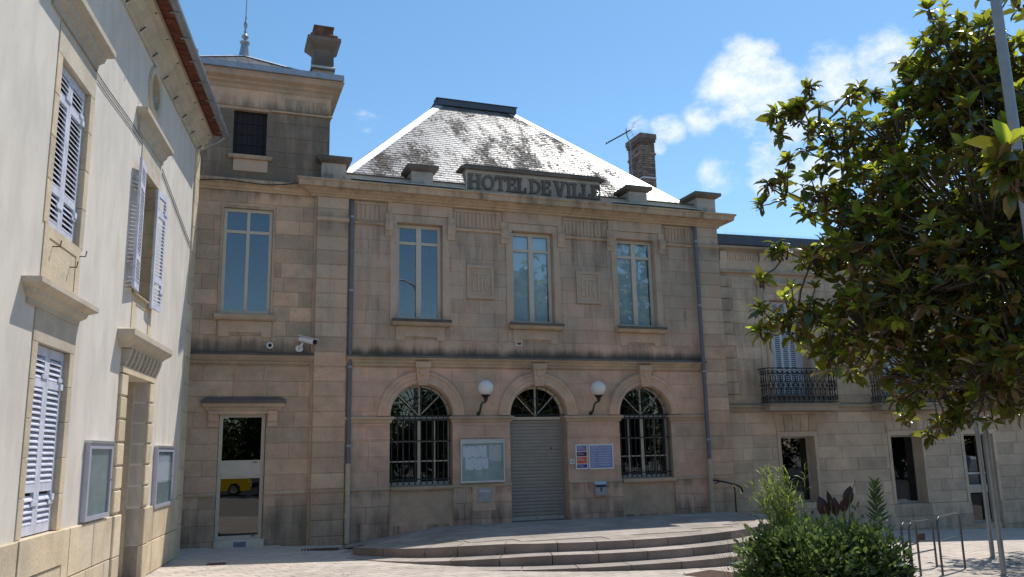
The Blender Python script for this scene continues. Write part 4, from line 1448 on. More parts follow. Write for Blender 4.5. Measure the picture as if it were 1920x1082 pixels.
# band, balconies
MB().prism_x([(.02, 2.93), (-.05, 2.93), (-.06, 3.02), (-.12, 3.06), (-.12, 3.12), (.02, 3.14)], SB0, SB1).build('string_course', 'side_ledge', side)
MB().box(SB0, SB1, -.02, .1, 3.142, 3.40).build('upper_plinth', 'side', side)
# scroll railing pieces shared by both balconies
def scroll_pts(sx, sz, x, z, turns=1.15, r0_=.075, n=18):
    p = []
    for i in range(n + 1):
        t_ = i / n
        a = turns * 2 * math.pi * t_
        rr = r0_ * (1 - .82 * t_)
        p.append((x + sx * (r0_ - rr * math.cos(a)) * 1.0, 0, z + sz * rr * math.sin(a)))
    return p


def s_bar(sx):
    """one half of a lyre: curls at top and bottom joined by a bowed stem"""
    m = MB()
    m.tube(scroll_pts(sx, 1, .0, .86) , .009, 5)
    m.tube([(sx * (.0 + .065 * math.sin(math.pi * i / 10)), 0, .86 - .36 * i / 10) for i in range(11)], .009, 5)
    m.tube([(sx * (.0 + .065 * math.sin(math.pi * i / 10)), 0, .50 - .36 * i / 10) for i in range(11)], .009, 5)
    m.tube(scroll_pts(sx, -1, .0, .14), .009, 5)
    m.tube(scroll_pts(sx, 1, .02, .38, .9, .045), .008, 5)
    m.tube(scroll_pts(sx, -1, .02, .62, .9, .045), .008, 5)
    return m.mesh('scroll', 'iron_black')


SCR = [s_bar(1), s_bar(-1)]
BARM = MB().tube([(0, 0, .03), (0, 0, .97)], .010, 6).mesh('baluster', 'iron_black')
for bi, (a, b) in enumerate(UWS[:3]):
    c = (a + b) / 2
    hw, pr = 1.13, .46
    MB().prism([(c - hw, 2.94), (c + hw, 2.94), (c + hw, 3.09), (c - hw, 3.09)], -pr, -.121).build('balcony_slab', 'side_ledge', side)
    MB().box(c - hw - .03, c + hw + .03, -pr - .04, -.122, 3.092, 3.13).build('balcony_edge', 'side_ledge', side)
    rail = MB().molding([(c - hw, -.01), (c - hw, -pr), (c + hw, -pr), (c + hw, -.01)], [(-.02, 4.12), (.02, 4.12), (.02, 4.145), (-.02, 4.145)]).build('balcony_railing', 'iron_black', side)
    for zz in (3.17, 3.645):
        MB().molding([(c - hw, -.01), (c - hw, -pr), (c + hw, -pr), (c + hw, -.01)], [(-.009, zz), (.009, zz), (.009, zz + .018), (-.009, zz + .018)]).build('rail', 'iron_black', rail)
    nb = 15
    for i in range(nb):
        xx = c - hw + 2 * hw * i / (nb - 1)
        link('baluster', BARM, rail, None, (xx, -pr, 3.15))
        if i < nb - 1:
            link('scroll', SCR[0], rail, None, (xx + .012, -pr, 3.15))
        if i > 0:
            link('scroll', SCR[1], rail, None, (xx - .012, -pr, 3.15))
    for sx in (-1, 1):
        for j in range(1, 4):
            link('baluster', BARM, rail, None, (c + sx * hw, -pr + pr * j / 4 * .95, 3.15))
            link('scroll', SCR[0], rail, None, (c + sx * hw, -pr + pr * (j - .5) / 4, 3.15), (0, 0, math.pi / 2))
    # surround with hood line
    MB().prism([(a - .36, 3.401), (a - .17, 3.401), (a - .17, 6.36), (b + .17, 6.36), (b + .17, 3.401), (b + .36, 3.401), (b + .36, 6.60), (a - .36, 6.60)], -.015, .1).build('window_surround', 'side', side)
    MB().prism([(a - .17, 3.145), (a, 3.145), (a, 6.2), (b, 6.2), (b, 3.145), (b + .17, 3.145), (b + .17, 6.36), (a - .17, 6.36)], -.045, .34).build('window_architrave', 'side', side)
    MB().prism_x([(.01, 6.602), (-.06, 6.602), (-.10, 6.65), (-.10, 6.69), (.01, 6.70)], a - .42, b + .42).build('window_hood', 'side_ledge', side)
    # four-leaf louvred shutters, closed
    lw = (b - a - .22) / 4
    sh = thing_sh = MB().box(a + .001, b - .001, .32, .34, 3.15, 6.19).build('closed_shutter', 'shutter_white', side)
    slat = MB().add([(.035, 0, 0), (lw - .035, 0, 0), (lw - .035, .035, .028), (.035, .035, .028), (.035, 0, .012), (lw - .035, 0, .012), (lw - .035, .035, .040), (.035, .035, .040)], [(0, 1, 2, 3), (4, 7, 6, 5), (0, 4, 5, 1), (1, 5, 6, 2), (3, 2, 6, 7), (0, 3, 7, 4)]).mesh('slat', 'shutter_white')
    for q in range(4):
        x0 = a + .0 + lw * q
        MB().prism(rect(x0 + .004, x0 + lw - .004, 3.16, 6.18), .262, .30, [rect(x0 + .04, x0 + lw - .04, 4.18, 6.10), rect(x0 + .04, x0 + lw - .04, 3.24, 4.08)]).build('shutter_leaf', 'shutter_white', sh)
        MB().box(x0 + .03, x0 + lw - .03, .318, .3195, 3.2, 6.14).build('shutter_gap', 'black', sh)
        z = 4.19
        while z < 6.07 and bi < 2:
            link('slat', slat, sh, None, (x0, .262, z))
            z += .058
        z = 3.25
        while z < 4.05 and bi < 2:
            link('slat', slat, sh, None, (x0, .262, z))
            z += .058
# entablature
MB().box(SB0, SB1, -.02, .1, 7.0, 7.58).build('frieze', 'side', side)
MB().prism_x([(.01, 6.96), (-.05, 6.96), (-.07, 7.0), (-.07, 7.03), (-.02, 7.05), (.01, 7.05)], SB0, SB1).build('architrave_band', 'side_ledge', side)
den = MB()
x = SB0 + .02
while x < 9:
    den.box(x, x + .045, -.055, -.015, 7.37, 7.50)
    x += .085
den.build('dentil_course', 'side', side, kind='stuff')
for x in (-.12, 1.2, 2.88, 4.56, 6.2, 7.9):
    MB().prism_x([(.0, 7.0), (-.045, 7.06), (-.06, 7.3), (-.11, 7.36), (-.12, 7.575), (.0, 7.575)], x, x + .2).build('console', 'side', side)
MB().prism_x([(.4, 7.58), (-.05, 7.58), (-.08, 7.62), (-.22, 7.66), (-.24, 7.72), (.4, 7.74)], SB0, SB1).build('cornice', 'side_ledge', side)
gt = MB().prism_x([(.4, 7.742), (-.22, 7.742), (-.25, 7.77), (-.25, 8.05), (.4, 8.07)], SB0, SB1).build('gutter_fascia', 'zinc_dark', side)
spk = MB()
for i in range(60):
    xx = .1 + i * .085
    spk.tube([(xx, -.1, 8.05), (xx, -.15, 8.17)], .0025, 3).tube([(xx, -.1, 8.05), (xx + .01, -.05, 8.17)], .0025, 3)
spk.build('bird_spikes', 'steel', gt, kind='stuff')
MB().add([(SB0, .38, 8.05), (SB1, .38, 8.05), (SB1, 5, 8.6), (SB0, 5, 8.6), (SB1, 9.6, 8.0), (SB0, 9.6, 8.0)], [(0, 1, 2, 3), (3, 2, 4, 5)]).build('roof', 'zinc', side)
MB().box(SB0, SB1, 9.2, 9.6, -1, 8.0).build('rear_wall', 'side', side)
MB().box(SB1 - .4, SB1, .43, 9.19, -1, 8.0).build('end_wall', 'side', side)

# ================================================================== RENDERED HOUSE (left)
HO = Vector((-.46, -1.457, 0))
HR = R(81.2)
house = thing('rendered_house', 'tall cream rendered house with lilac shutters, yellow stone trim and clay tile eaves', 'house', HO, HR)
HX0 = -19.0
WZ = 8.60
B1 = (-8.57, -7.50)
B2 = (-4.70, -3.64)
DR = (-4.86, -3.42)
h_holes = [rect(B1[0] - .03, B1[1] + .03, 1.17, 3.28), rect(B1[0] - .03, B1[1] + .03, 4.52, 6.58), rect(B2[0] - .03, B2[1] + .03, 4.47, 6.58), rect(DR[0], DR[1], -.3, 3.24)]
OC = (-4.27, 8.02, .30)
h_holes.append([(OC[0] + OC[2] * math.cos(2 * math.pi * i / 28), OC[1] + (OC[2] + .03) * math.sin(2 * math.pi * i / 28)) for i in range(28)])
for dx in (-3.95,):
    h_holes += [rect(B1[0] + dx - .03, B1[1] + dx + .03, 1.17, 3.28), rect(B1[0] + dx - .03, B1[1] + dx + .03, 4.52, 6.58)]
hw_ = MB().prism(rect(HX0, -.001, -.4, 8.95), 0, .55, h_holes).build('wall', 'render', house)
MB().box(-.4, -.002, .551, 9, -.4, 8.95).build('end_wall', 'render', house)
MB().box(HX0, -.41, 8.6, 9, -.4, 8.95).build('rear_wall', 'render', house)
# stone plinth with recessed joints
ashlar(hw_, HX0, -.46, [-.4, .08, .62, 1.2], [(DR[0], DR[1], -.4, 1.3), (B1[0] - .16, B1[1] + .16, .8, 1.3)], [], -.045, 'house_stone', (.75, 1.15), gap=.005, thick=.05, chamfer=.01, rnd=random.Random(71), name='plinth_block')
MB().box(B1[0] - .16, B1[1] + .16, -.06, .25, .81, 1.195).build('window_sill', 'house_stone', house)
# corner pilaster
z = -.4
k = 0
while z < 8.4:
    h = .55
    MB().cblock(-.45, -.0, z + .003, -.45, -.0, min(z + h, 8.45) - .003, -.035, .3, .008).build('quoin_block', 'house_stone', hw_)
    z += h
    k += 1


def jamb_stones(x0, x1, z0, z1, rnd, y=-.012, n=None):
    n = n or max(2, round((z1 - z0) / .45))
    for i in range(n):
        a, b = z0 + (z1 - z0) * i / n, z0 + (z1 - z0) * (i + 1) / n
        MB().cblock(x0, x1, a + .003, x0, x1, b - .003, y, .3, .005).build('jamb_stone', 'house_stone', hw_)


def hood(x0, x1, z, p, mat='house_hood', h=.26):
    return MB().molding([(x0, .1), (x0, 0), (x1, 0), (x1, .1)], [(-.03, z - h), (.03, z - h), (.035, z - h * .78), (p * .45, z - h * .62), (p * .55, z - h * .42), (p * .92, z - h * .30), (p, z - h * .25), (p, z - h * .04), (p * .5, z), (-.03, z)]).build('window_hood', mat, house)


def louvre_leaf(parent, w, h, name='shutter_leaf'):
    """louvred leaf in local coords: x 0..w, y thickness, z 0..h; returns the leaf object with slat children"""
    splits = [(.10, .22 * h), (.22 * h + .09, .78 * h), (.78 * h + .09, h - .10)]
    f = MB().prism(rect(0, w, 0, h), -.02, .02, [rect(.075, w - .075, a, b) for a, b in splits]).build(name, 'shutter', parent)
    sl_ = MB().add([(.074, -.022, 0), (w - .074, -.022, 0), (w - .074, .018, .046), (.074, .018, .046), (.074, -.022, .014), (w - .074, -.022, .014), (w - .074, .018, .060), (.074, .018, .060)],
                   [(0, 1, 2, 3), (4, 7, 6, 5), (0, 4, 5, 1), (1, 5, 6, 2), (3, 2, 6, 7), (0, 3, 7, 4)]).mesh('slat', 'shutter')
    for a, b in splits:
        z_ = a + .004
        while z_ + .05 < b:
            link('slat', sl_, f, None, (0, 0, z_))
            z_ += .062
    for zz in (.3, h - .35):
        MB().box(w - .16, w + .03, -.034, -.021, zz, zz + .045).build('strap_hinge', 'shutter', f)
    return f


rj = random.Random(8)
for (a, b) in (B1, (B1[0] - 3.95, B1[1] - 3.95)):
    for (z0, z1) in ((1.2, 3.25), (4.55, 6.55)):
        jamb_stones(a - .16, a, z0, z1, rj)
        jamb_stones(b, b + .16, z0, z1, rj)
        for (x0, x1) in ((a - .16, b + .16),):
            MB().box(x0, x1, -.014, .3, z1, z1 + .36).build('lintel', 'house_hood' if z0 < 3 else 'house_hood', house)
        room = MB().box(a - .1, b + .1, .30, .34, z0 - .1, z1 + .1).build('window_back', 'room', house)
        win = MB().box(a + .0, a + .02, .10, .16, z0, z1).build('shutter_rebate', 'shutter', house)
        w_ = (b - a) / 2 - .006
        for q in (0, 1):
            leaf = louvre_leaf(house, w_, z1 - z0 - .02)
            leaf.location = (a + .004 + q * (w_ + .004), .075, z0 + .01)
            if q == 0:
                pass
        for zz in (z0 + .35, z1 - .45):
            MB().box(b - .10, b - .004, .03, .054, zz, zz + .07).build('shutter_pintle', 'shutter_white', house)
    hood(a - .45, b + .10, 7.30, .19, h=.36)
    hood(a - .40, b + .14, 3.86, .20, h=.26)
    # apron under the upper window
    ap = MB().prism(rect(a - .10, b + .10, 3.87, 4.55), -.012, .05, [rect(a + .06, b - .06, 3.98, 4.42)]).build('apron', 'house_stone', house)
    MB().box(a + .05, b - .05, -.002, .05, 3.97, 4.43).build('apron_field', 'house_stone', ap)
    for xx, zz in ((a + .2, 4.35), (b - .25, 4.25), (b + .05, 4.45)):
        MB().tube([(xx, 0, zz), (xx, -.08, zz), (xx, -.09, zz + .07)], .008, 5).build('shutter_hook', 'rust', ap)
# middle bay: first-floor window with leaves folded back on the wall
a, b = B2
jamb_stones(a - .13, a, 4.5, 6.55, rj)
jamb_stones(b, b + .13, 4.5, 6.55, rj)
MB().box(a - .13, b + .13, -.014, .3, 6.55, 7.02).build('lintel', 'house_hood', house)
hood(a - .42, b + .16, 7.36, .17, h=.34)
w_ = (b - a) / 2 - .01
lf = louvre_leaf(house, w_, 2.02)
lf.location, lf.rotation_euler = (a - .02, -.05, 4.52), (0, 0, R(180 + 6))
lf = louvre_leaf(house, w_, 2.02)
lf.location, lf.rotation_euler = (b - .28, -.07, 4.42), (0, 0, R(-5))
wn_ = window_unit(house, a, b, 4.5, 6.55, .26, mat='frame', transom=None, fw_=.06, mull=.08)
for zz in (4.85, 6.15):
    MB().box(b - .02, b + .04, -.05, .0, zz, zz + .06).build('shutter_pintle', 'shutter_white', house)
ap = MB().prism(rect(a - .10, b + .10, 3.90, 4.48), -.012, .05, [rect(a + .08, b - .08, 3.99, 4.36)]).build('apron', 'house_stone', house)
MB().box(a + .07, b - .07, .006, .05, 3.98, 4.37).build('apron_field', 'house_stone', ap)
MB().box(a - .13, b + .13, -.06, .05, 4.482, 4.50).build('window_sill', 'house_stone', house)
# doorway with rusticated surround
a, b = DR
MB().box(a - .1, a + .004, .21, .549, -.3, 3.236).build('door_jamb', 'house_stone', house)
for k in range(6):
    z0 = 1.22 + k * .336
    for x0, x1 in ((a - .36, a), (b, b + .36)):
        MB().cblock(x0, x1, z0 + .016, x0, x1, z0 + .32, -.045, .2, .012).build('jamb_stone', 'house_stone', hw_)
        MB().box(x0 + .03, x1 - .001, -.02, .2, z0 - .014, z0 + .016).build('jamb_joint', 'house_hood', hw_)
for x0, x1 in ((a - .38, a), (b, b + .38)):
    for z0, z1 in ((-.4, .08), (.08, .62), (.62, 1.2)):
        MB().cblock(x0, x1, z0 + .004, x0, x1, z1 - .004, -.075, .3, .012).build('jamb_base', 'house_stone', hw_)
MB().box(b - .004, b + .02, .21, .548, -.3, 3.236).build('door_reveal', 'house_stone', house)
MB().box(a - .36, b + .36, -.05, .3, 3.242, 3.34).build('lintel', 'house_stone', house)
for i in range(9):
    xx = a - .32 + i * (b - a + .56) / 8
    MB().prism_x([(.0, 3.342), (-.06, 3.342), (-.10, 3.44), (-.14, 3.58), (.0, 3.60)], xx, xx + .09).build('console', 'house_hood', house)
MB().molding([(a - .40, .1), (a - .40, 0), (b + .36, 0), (b + .36, .1)], [(-.03, 3.602), (.10, 3.602), (.14, 3.66), (.22, 3.72), (.24, 3.76), (.24, 3.84), (.1, 3.88), (-.03, 3.88)]).build('door_hood', 'house_hood', house)
dd = MB().box(a, b, .50, .55, -.2, 3.2).build('house_door', 'frame_dark', house)
MB().box(a + .1, (a + b) / 2 - .05, .485, .499, .3, 2.9).build('door_panel', 'frame_dark', dd)
MB().box((a + b) / 2 + .05, b - .1, .485, .499, .3, 2.9).build('door_panel', 'frame_dark', dd)
MB().tube([((a + b) / 2 - .1, .48, 1.2), ((a + b) / 2 - .1, .43, 1.2), ((a + b) / 2 - .2, .43, 1.2)], .012, 6).build('handle', 'alu', dd)
# oval opening high on the wall
MB().arch(OC[0], OC[1], [(OC[2] - .0, .25), (OC[2] - .0, -.03), (OC[2] + .03, -.05), (OC[2] + .11, -.05), (OC[2] + .13, -.02), (OC[2] + .13, .01)], 0, 360, 36).build('oval_surround', 'house_hood', house, 'auto')
MB().disc_y(OC[0], OC[1], OC[2] + .04, .22, .24, 28).build('oval_infill', 'house_stone', house)
# wires stapled across the front
for dz in (0, .09):
    MB().tube([(x_, -.012, 6.95 - dz + (x_ + 8) * -.0 + .02 * math.sin(x_ * 2)) for x_ in [B1[1] + .1 + i * .25 for i in range(11)]], .006, 4).build('wire', 'pin', house)
    MB().tube([(x_, -.012, 6.98 - dz - (x_ + 3.4) * .22) for x_ in [-3.4 + i * .24 for i in range(13)]], .006, 4).build('wire', 'pin', house)
# eaves: stone cornice, tile soffit, gutter, roof tiles
ER = [(-.02, 8.45), (.03, 8.45), (.04, 8.53), (.09, 8.56), (.10, 8.63), (.18, 8.70), (.20, 8.78), (.27, 8.82), (.285, 8.90), (-.02, 8.92)]
MB().molding([(HX0, 0), (-.12, 0)], ER).build('eaves_cornice', 'house_hood', house)
x = -13.0
cj = MB().box(0, .008, -.365, -.03, 8.60, 8.899).mesh('cornice_joint', 'pin')
roofh = MB().add([(HX0, -.50, 8.985), (-.05, -.50, 8.985), (-.05, 4.5, 10.55), (HX0, 4.5, 10.55), (-.05, 9.5, 8.985), (HX0, 9.5, 8.985)], [(0, 1, 2, 3), (1, 4, 2), (3, 2, 4, 5)]).build('roof', 'tile', house)
MB().box(HX0, -.07, -.47, 0, 8.925, 8.965).build('soffit', 'tile_under', roofh)
tm = MB()
n = 8
vs = []
for yy_ in (-.56, -.06):
    for rr_ in (.095, .078):
        for i in range(n + 1):
            a_ = math.pi * i / n
            vs.append((rr_ * math.cos(a_), yy_, 8.985 + (yy_ + .56) * .31 + rr_ * math.sin(a_)))
fs = []
q = n + 1
for i in range(n):
    fs += [(i, i + 1, 2 * q + i + 1, 2 * q + i), (q + i, 3 * q + i, 3 * q + i + 1, q + i + 1), (i, q + i, q + i + 1, i + 1)]
tme = MB().add(vs, fs).mesh('roof_tile', 'tile', 'auto', recalc=False)
ume = MB().prism_x([(-.51, 8.90), (-.30, 8.905), (-.30, 8.924), (-.51, 8.918)], 0, .20).mesh('soffit_tile', 'tile_under')
hk = MB().tube([(0, -.02, 8.70), (0, -.26, 8.80)], .008, 4).mesh('cornice_cramp', 'pin')
x = -.16
k = 0
rt_ = random.Random(3)
while x > -13.5:
    link('roof_tile', tme, roofh, None, (x, rt_.uniform(-.015, .015), rt_.uniform(-.006, .006)), (0, 0, rt_.uniform(-.03, .03)))
    link('soffit_tile', ume, roofh, None, (x - .1, rt_.uniform(-.01, .0), rt_.uniform(-.006, .004)))
    if k % 4 == 1 and x < -.3:
        MB().tube([(x, -.025, 8.47), (x, -.11, 8.548)], .012, 4).build('cornice_cramp', 'pin', house)
        MB().box(x, x + .014, -.262, -.1, 8.793, 8.818).build('cornice_joint', 'pin', house)
    x -= .215
    k += 1
gp = [(-.0, 0)] + []
half = [(.46 + .075 * math.cos(a_) + .075, 8.94 + .075 * math.sin(a_)) for a_ in [math.pi + math.pi * i / 8 for i in range(9)]]
inner = [(.46 + .066 * math.cos(a_) + .075, 8.945 + .066 * math.sin(a_)) for a_ in [2 * math.pi - math.pi * i / 8 for i in range(9)]]
gutter = MB().molding([(HX0, 0), (-.06, 0)], half + inner).build('gutter', 'zinc', house, 'auto')
x = -.4
while x > -13:
    MB().box(x, x + .03, -.62, -.44, 8.85, 8.865).build('gutter_bracket', 'zinc', gutter)
    x -= .85
MB().tube([(-.12, -.535, 8.87), (-.10, -.40, 8.76), (.0, -.1, 8.62), (.06, .3, 8.56)], .04, 8).build('gutter_elbow', 'zinc', gutter)

# ================================================================== FITTINGS
def wall_lamp(x, label):
    o = thing('wall_lamp', label, 'lamp', (x, 0, 0), 0, 'globe lamps between the arches')
    base_ = MB().tube([(-.11, 0, 2.90), (-.11, -.05, 2.92)], .045, 10).build('wall_plate', 'lamp_green', o)
    MB().tube([(-.11, -.05, 2.90), (-.11, -.13, 2.93), (-.11, -.20, 3.02), (-.10, -.24, 3.12), (-.07, -.27, 3.17), (0, -.30, 3.19), (0, -.30, 3.26)], .028, 8).build('arm', 'lamp_green', o, True)
    MB().lathe([(.03, 3.20), (.055, 3.24), (.05, 3.28), (.075, 3.31), (.11, 3.335), (.115, 3.36), (.07, 3.365)], 0, -.30, 14).build('gallery', 'black', o, 'auto')
    MB().ball((0, -.30, 3.53), .20, 28, 16, .97).build('globe', 'globe', o, True)
    return o


wall_lamp(6.42, 'white globe lamp on green bracket above the glass noticeboard')
wall_lamp(9.50, 'white globe lamp on green bracket above the blue town hall sign')


def flat_text(txt, size, name, mat, parent, x, y, z, align='LEFT', sx=1.):
    cu = bpy.data.curves.new(name, 'FONT')
    cu.body = txt
    cu.size = size
    cu.align_x = align
    tmp = bpy.data.objects.new(name, cu)
    me = bpy.data.meshes.new_from_object(tmp)
    bpy.data.objects.remove(tmp)
    me.materials.clear()
    me.materials.append(M[mat])
    o = link(name, me, parent, None, (x, y, z), (R(90), 0, 0))
    o.scale = (sx, 1, 1)
    return o


# noticeboard by the door
nb = thing('noticeboard', 'glass-fronted noticeboard with pinned papers left of the roller shutter', 'noticeboard', (5.83, 0, 1.24))
MB().prism(rect(0, 1.14, 0, 1.0), -.075, -.002, [rect(.035, 1.105, .04, .94)]).build('frame', 'alu', nb)
MB().box(.035, 1.105, -.03, -.004, .04, .94).build('back_board', 'board', nb)
MB().box(-.01, 1.15, -.09, -.002, 1.002, 1.04).build('rain_lip', 'alu', nb)
MB().box(.036, 1.104, -.064, -.060, .041, .939).build('glass_front', 'glass_clear', nb)
for (x0, x1, z0, z1, mt) in ((.06, .27, .60, .88, 'paper'), (.275, .47, .60, .88, 'paper'), (.48, .68, .60, .89, 'paper'), (.13, .335, .30, .59, 'paper'), (.34, .55, .30, .585, 'paper'), (.555, .72, .32, .59, 'paper'), (.74, 1.06, .50, .90, 'paper2')):
    pp = MB().box(x0, x1, -.034, -.0305, z0, z1).build('paper', mt, nb)
    MB().box((x0 + x1) / 2 - .01, (x0 + x1) / 2 + .01, -.042, -.0342, z1 - .03, z1 - .01).build('pin', 'pin', pp)
    MB().box(x0 + .02, x0 + .04, -.042, -.0342, z0 + .01, z0 + .03).build('pin', 'pin', pp)

# coloured strip sign and blue opening-hours sign
s1 = thing('strip_sign', 'narrow white sign with violet, plum, orange and indigo panels beside the blue sign', 'sign', (8.92, 0, 1.48))
MB().box(0, .33, -.03, -.002, 0, .63).build('panel', 'white', s1)
for z0, z1, mt in ((.46, .60, 'vio'), (.33, .44, 'plum'), (.145, .315, 'orange'), (.035, .125, 'indigo')):
    p = MB().box(.025, .305, -.0335, -.0302, z0, z1).build('colour_panel', mt, s1)
    for i in range(2 if z1 - z0 < .12 else 3):
        MB().box(.045, .20 + .03 * ((i * 7) % 3), -.0345, -.0338, z1 - .035 - i * .032, z1 - .026 - i * .032).build('print_line', 'sign_ink', p)
s2 = thing('opening_hours_sign', 'pale blue framed sign with the town hall name right of the roller shutter', 'sign', (9.29, 0, 1.47))
MB().box(0, .70, -.03, -.002, 0, .64).build('panel', 'white', s2)
MB().box(.03, .67, -.0335, -.0302, .035, .605).build('blue_field', 'sign_blue', s2)
flat_text('HÔTEL DE VILLE', .078, 'heading', 'sign_ink', s2, .35, -.036, .525, 'CENTER')
MB().box(.06, .62, -.0348, -.0337, .475, .487).build('print_line', 'sign_ink', s2)
for i in range(6):
    MB().box(.06, .06 + (.13, .10, .15, .10, .14, .12)[i], -.0348, -.0337, .40 - i * .06, .414 - i * .06).build('print_line', 'sign_ink', s2)
    MB().box(.27, .62 - (.03 if i % 2 else 0), -.0348, -.0337, .40 - i * .06, .414 - i * .06).build('print_line', 'sign_ink', s2)
ic = thing('intercom', 'small white square intercom button panel beside the coloured strip sign', 'intercom', (8.76, 0, 1.62))
MB().box(0, .12, -.035, -.002, 0, .12).build('housing', 'white', ic)
MB().prism(rect(.03, .09, .03, .09), -.04, -.0352, [rect(.042, .078, .042, .078)]).build('button_ring', 'navy', ic)
lb = thing('letterbox', 'grey metal letterbox with navy label on the pier below the blue sign', 'letterbox', (9.39, -.032, .82))
MB().prism_x([(-.002, 0), (-.11, 0), (-.11, .28), (-.06, .33), (-.002, .33)], 0, .32).build('body', 'mail', lb)
MB().prism_x([(-.0, .332), (-.062, .332), (-.128, .27), (-.122, .262), (-.06, .338), (-.0, .345)], -.01, .33).build('lid', 'alu', lb)
MB().box(.01, .31, -.114, -.1105, .20, .262).build('label_band', 'navy', lb)
MB().box(.135, .185, -.114, -.1105, .095, .192).build('label_mark', 'navy', lb)
MB().box(.145, .175, -.1155, -.1142, .13, .145).build('label_detail', 'mail', lb)
lb2 = thing('wall_hatch', 'grey metal letter flap set in a pale stone patch below the glass noticeboard', 'letterbox', (6.27, -.032, .77))
MB().box(-.14, .45, -.008, .0, -.2, .38).build('stone_patch', 'carved', lb2)
MB().box(0, .33, -.03, -.0085, 0, .335).build('plate', 'mail', lb2)
MB().box(.04, .30, -.042, -.0305, .245, .272).build('flap', 'alu', lb2)
MB().tube([(.03, -.042, .15), (.03, -.0305, .15)], .014, 8).build('lock', 'pin', lb2)

# cameras on the tower wall
c1 = thing('wall_camera', 'small round white camera with black lens on the tower wall beside the string course', 'camera', (1.26, TY, 4.51))
MB().tube([(0, 0, 0), (0, -.05, 0)], .075, 18).build('housing', 'white', c1)
MB().ball((0, -.05, 0), .045, 14, 10).build('lens', 'black', c1, True)
c2 = thing('bullet_camera', 'white bullet security camera on a bracket beside the pilaster of the town hall', 'camera', (1.93, TY, 4.47))
MB().tube([(0, 0, -.02), (0, -.04, -.02)], .085, 16).build('mount', 'white', c2)
MB().tube([(0, -.04, -.02), (.02, -.10, .02), (.06, -.16, .10)], .028, 8).build('arm', 'white', c2, True)
d = Vector((.75, -.62, -.26)).normalized()
p = Vector((.0, -.14, .20))
MB().tube([p, p + d * .40], .062, 14).build('body', 'white', c2, 'auto')
MB().tube([p + d * .401, p + d * .44], .058, 14).build('lens_hood', 'black', c2)
sdv = d.cross(Vector((0, 0, 1))).normalized()
uv = sdv.cross(d)
q0 = [p - d * .03 + sdv * s_ * .07 + uv * .068 for s_ in (-1, 1)] + [p + d * .47 + sdv * s_ * .07 + uv * .068 for s_ in (1, -1)]
MB().add(q0 + [v + uv * .012 for v in q0], [(0, 1, 2, 3), (4, 7, 6, 5), (0, 4, 5, 1), (1, 5, 6, 2), (2, 6, 7, 3), (3, 7, 4, 0)]).build('sun_shield', 'white', c2)

# house display cases
for (x0, x1, z0, z1, lab, bm_, fm) in ((-6.62, -5.52, 1.22, 2.2, 'wall display case with streaked green-grey backing and empty inside on the rendered house', 'board', 'alu_lilac'),
                                       (-2.66, -1.28, 1.14, 2.17, 'wall display case with one pale sheet inside near the corner of the rendered house', 'board', 'alu_lilac')):
    o = thing('display_case', lab, 'display case', HO + Matrix.Rotation(HR, 3, 'Z') @ Vector((x0, 0, z0)), HR, 'display cases on the rendered house')
    W_, H_ = x1 - x0, z1 - z0
    MB().prism(rect(0, W_, 0, H_), -.07, -.003, [rect(.07, W_ - .07, .06, H_ - .07)]).build('frame', fm, o)
    MB().box(.07, W_ - .07, -.035, -.005, .06, H_ - .07).build('back_board', bm_, o)
    MB().box(.071, W_ - .071, -.064, -.060, .061, H_ - .071).build('glass_front', 'glass_clear', o)
    MB().box(-.015, W_ + .015, -.085, -.003, H_ + .001, H_ + .035).build('rain_lip', 'alu', o)
    MB().tube([(W_ - .04, -.078, H_ * .5), (W_ - .04, -.0705, H_ * .5)], .012, 8).build('lock', 'pin', o)
    if x0 > -4:
        MB().box(.25, W_ - .25, -.040, -.0355, .42, H_ - .12).build('paper', 'paper', o)

# TV antenna on the brick chimney
an = thing('tv_antenna', 'rooftop TV antenna with comb boom strapped to the brick chimney', 'antenna', (13.12, 3.9, 0))
MB().tube([(0, 0, 10.3), (0, 0, 12.1), (-.02, 0, 12.2), (-.13, 0, 12.45), (-.15, 0, 12.7)], .02, 8).build('mast', 'steel', an)
MB().tube([(0, 0, 11.55), (.2, 0, 11.6)], .02, 6).build('wall_stay', 'steel', an)
b0, b1 = Vector((.02, 0, 12.66)), Vector((-1.02, -.15, 12.0))
bo = MB().tube([b0, b1], .015, 6).build('boom', 'steel_dark', an)
dn = (b1 - b0).normalized()
cr_ = dn.cross(Vector((0, 0, 1))).normalized()
for i in range(12):
    c_ = b0 + (b1 - b0) * (i + .5) / 12
    MB().tube([c_ - cr_ * .10, c_ + cr_ * .10], .007, 4).build('element', 'steel_dark', bo)
    MB().box(c_.x - .03, c_.x + .03, c_.y - .02, c_.y + .02, c_.z + .005, c_.z + .035).build('element_clip', 'steel_dark', bo)
for sz in (-1, 1):
    for k in range(4):
        c_ = b0 + Vector((.03, 0, sz * (.06 + .09 * k)))
        MB().tube([c_ - cr_ * .22 + Vector((.05 * k, 0, 0)), c_ + cr_ * .22 + Vector((.05 * k, 0, 0))], .004, 4).build('reflector_rod', 'steel_dark', bo)
    MB().tube([b0 + Vector((.02, 0, 0)), b0 + Vector((.18, 0, sz * .36))], .006, 4).build('reflector_arm', 'steel_dark', bo)

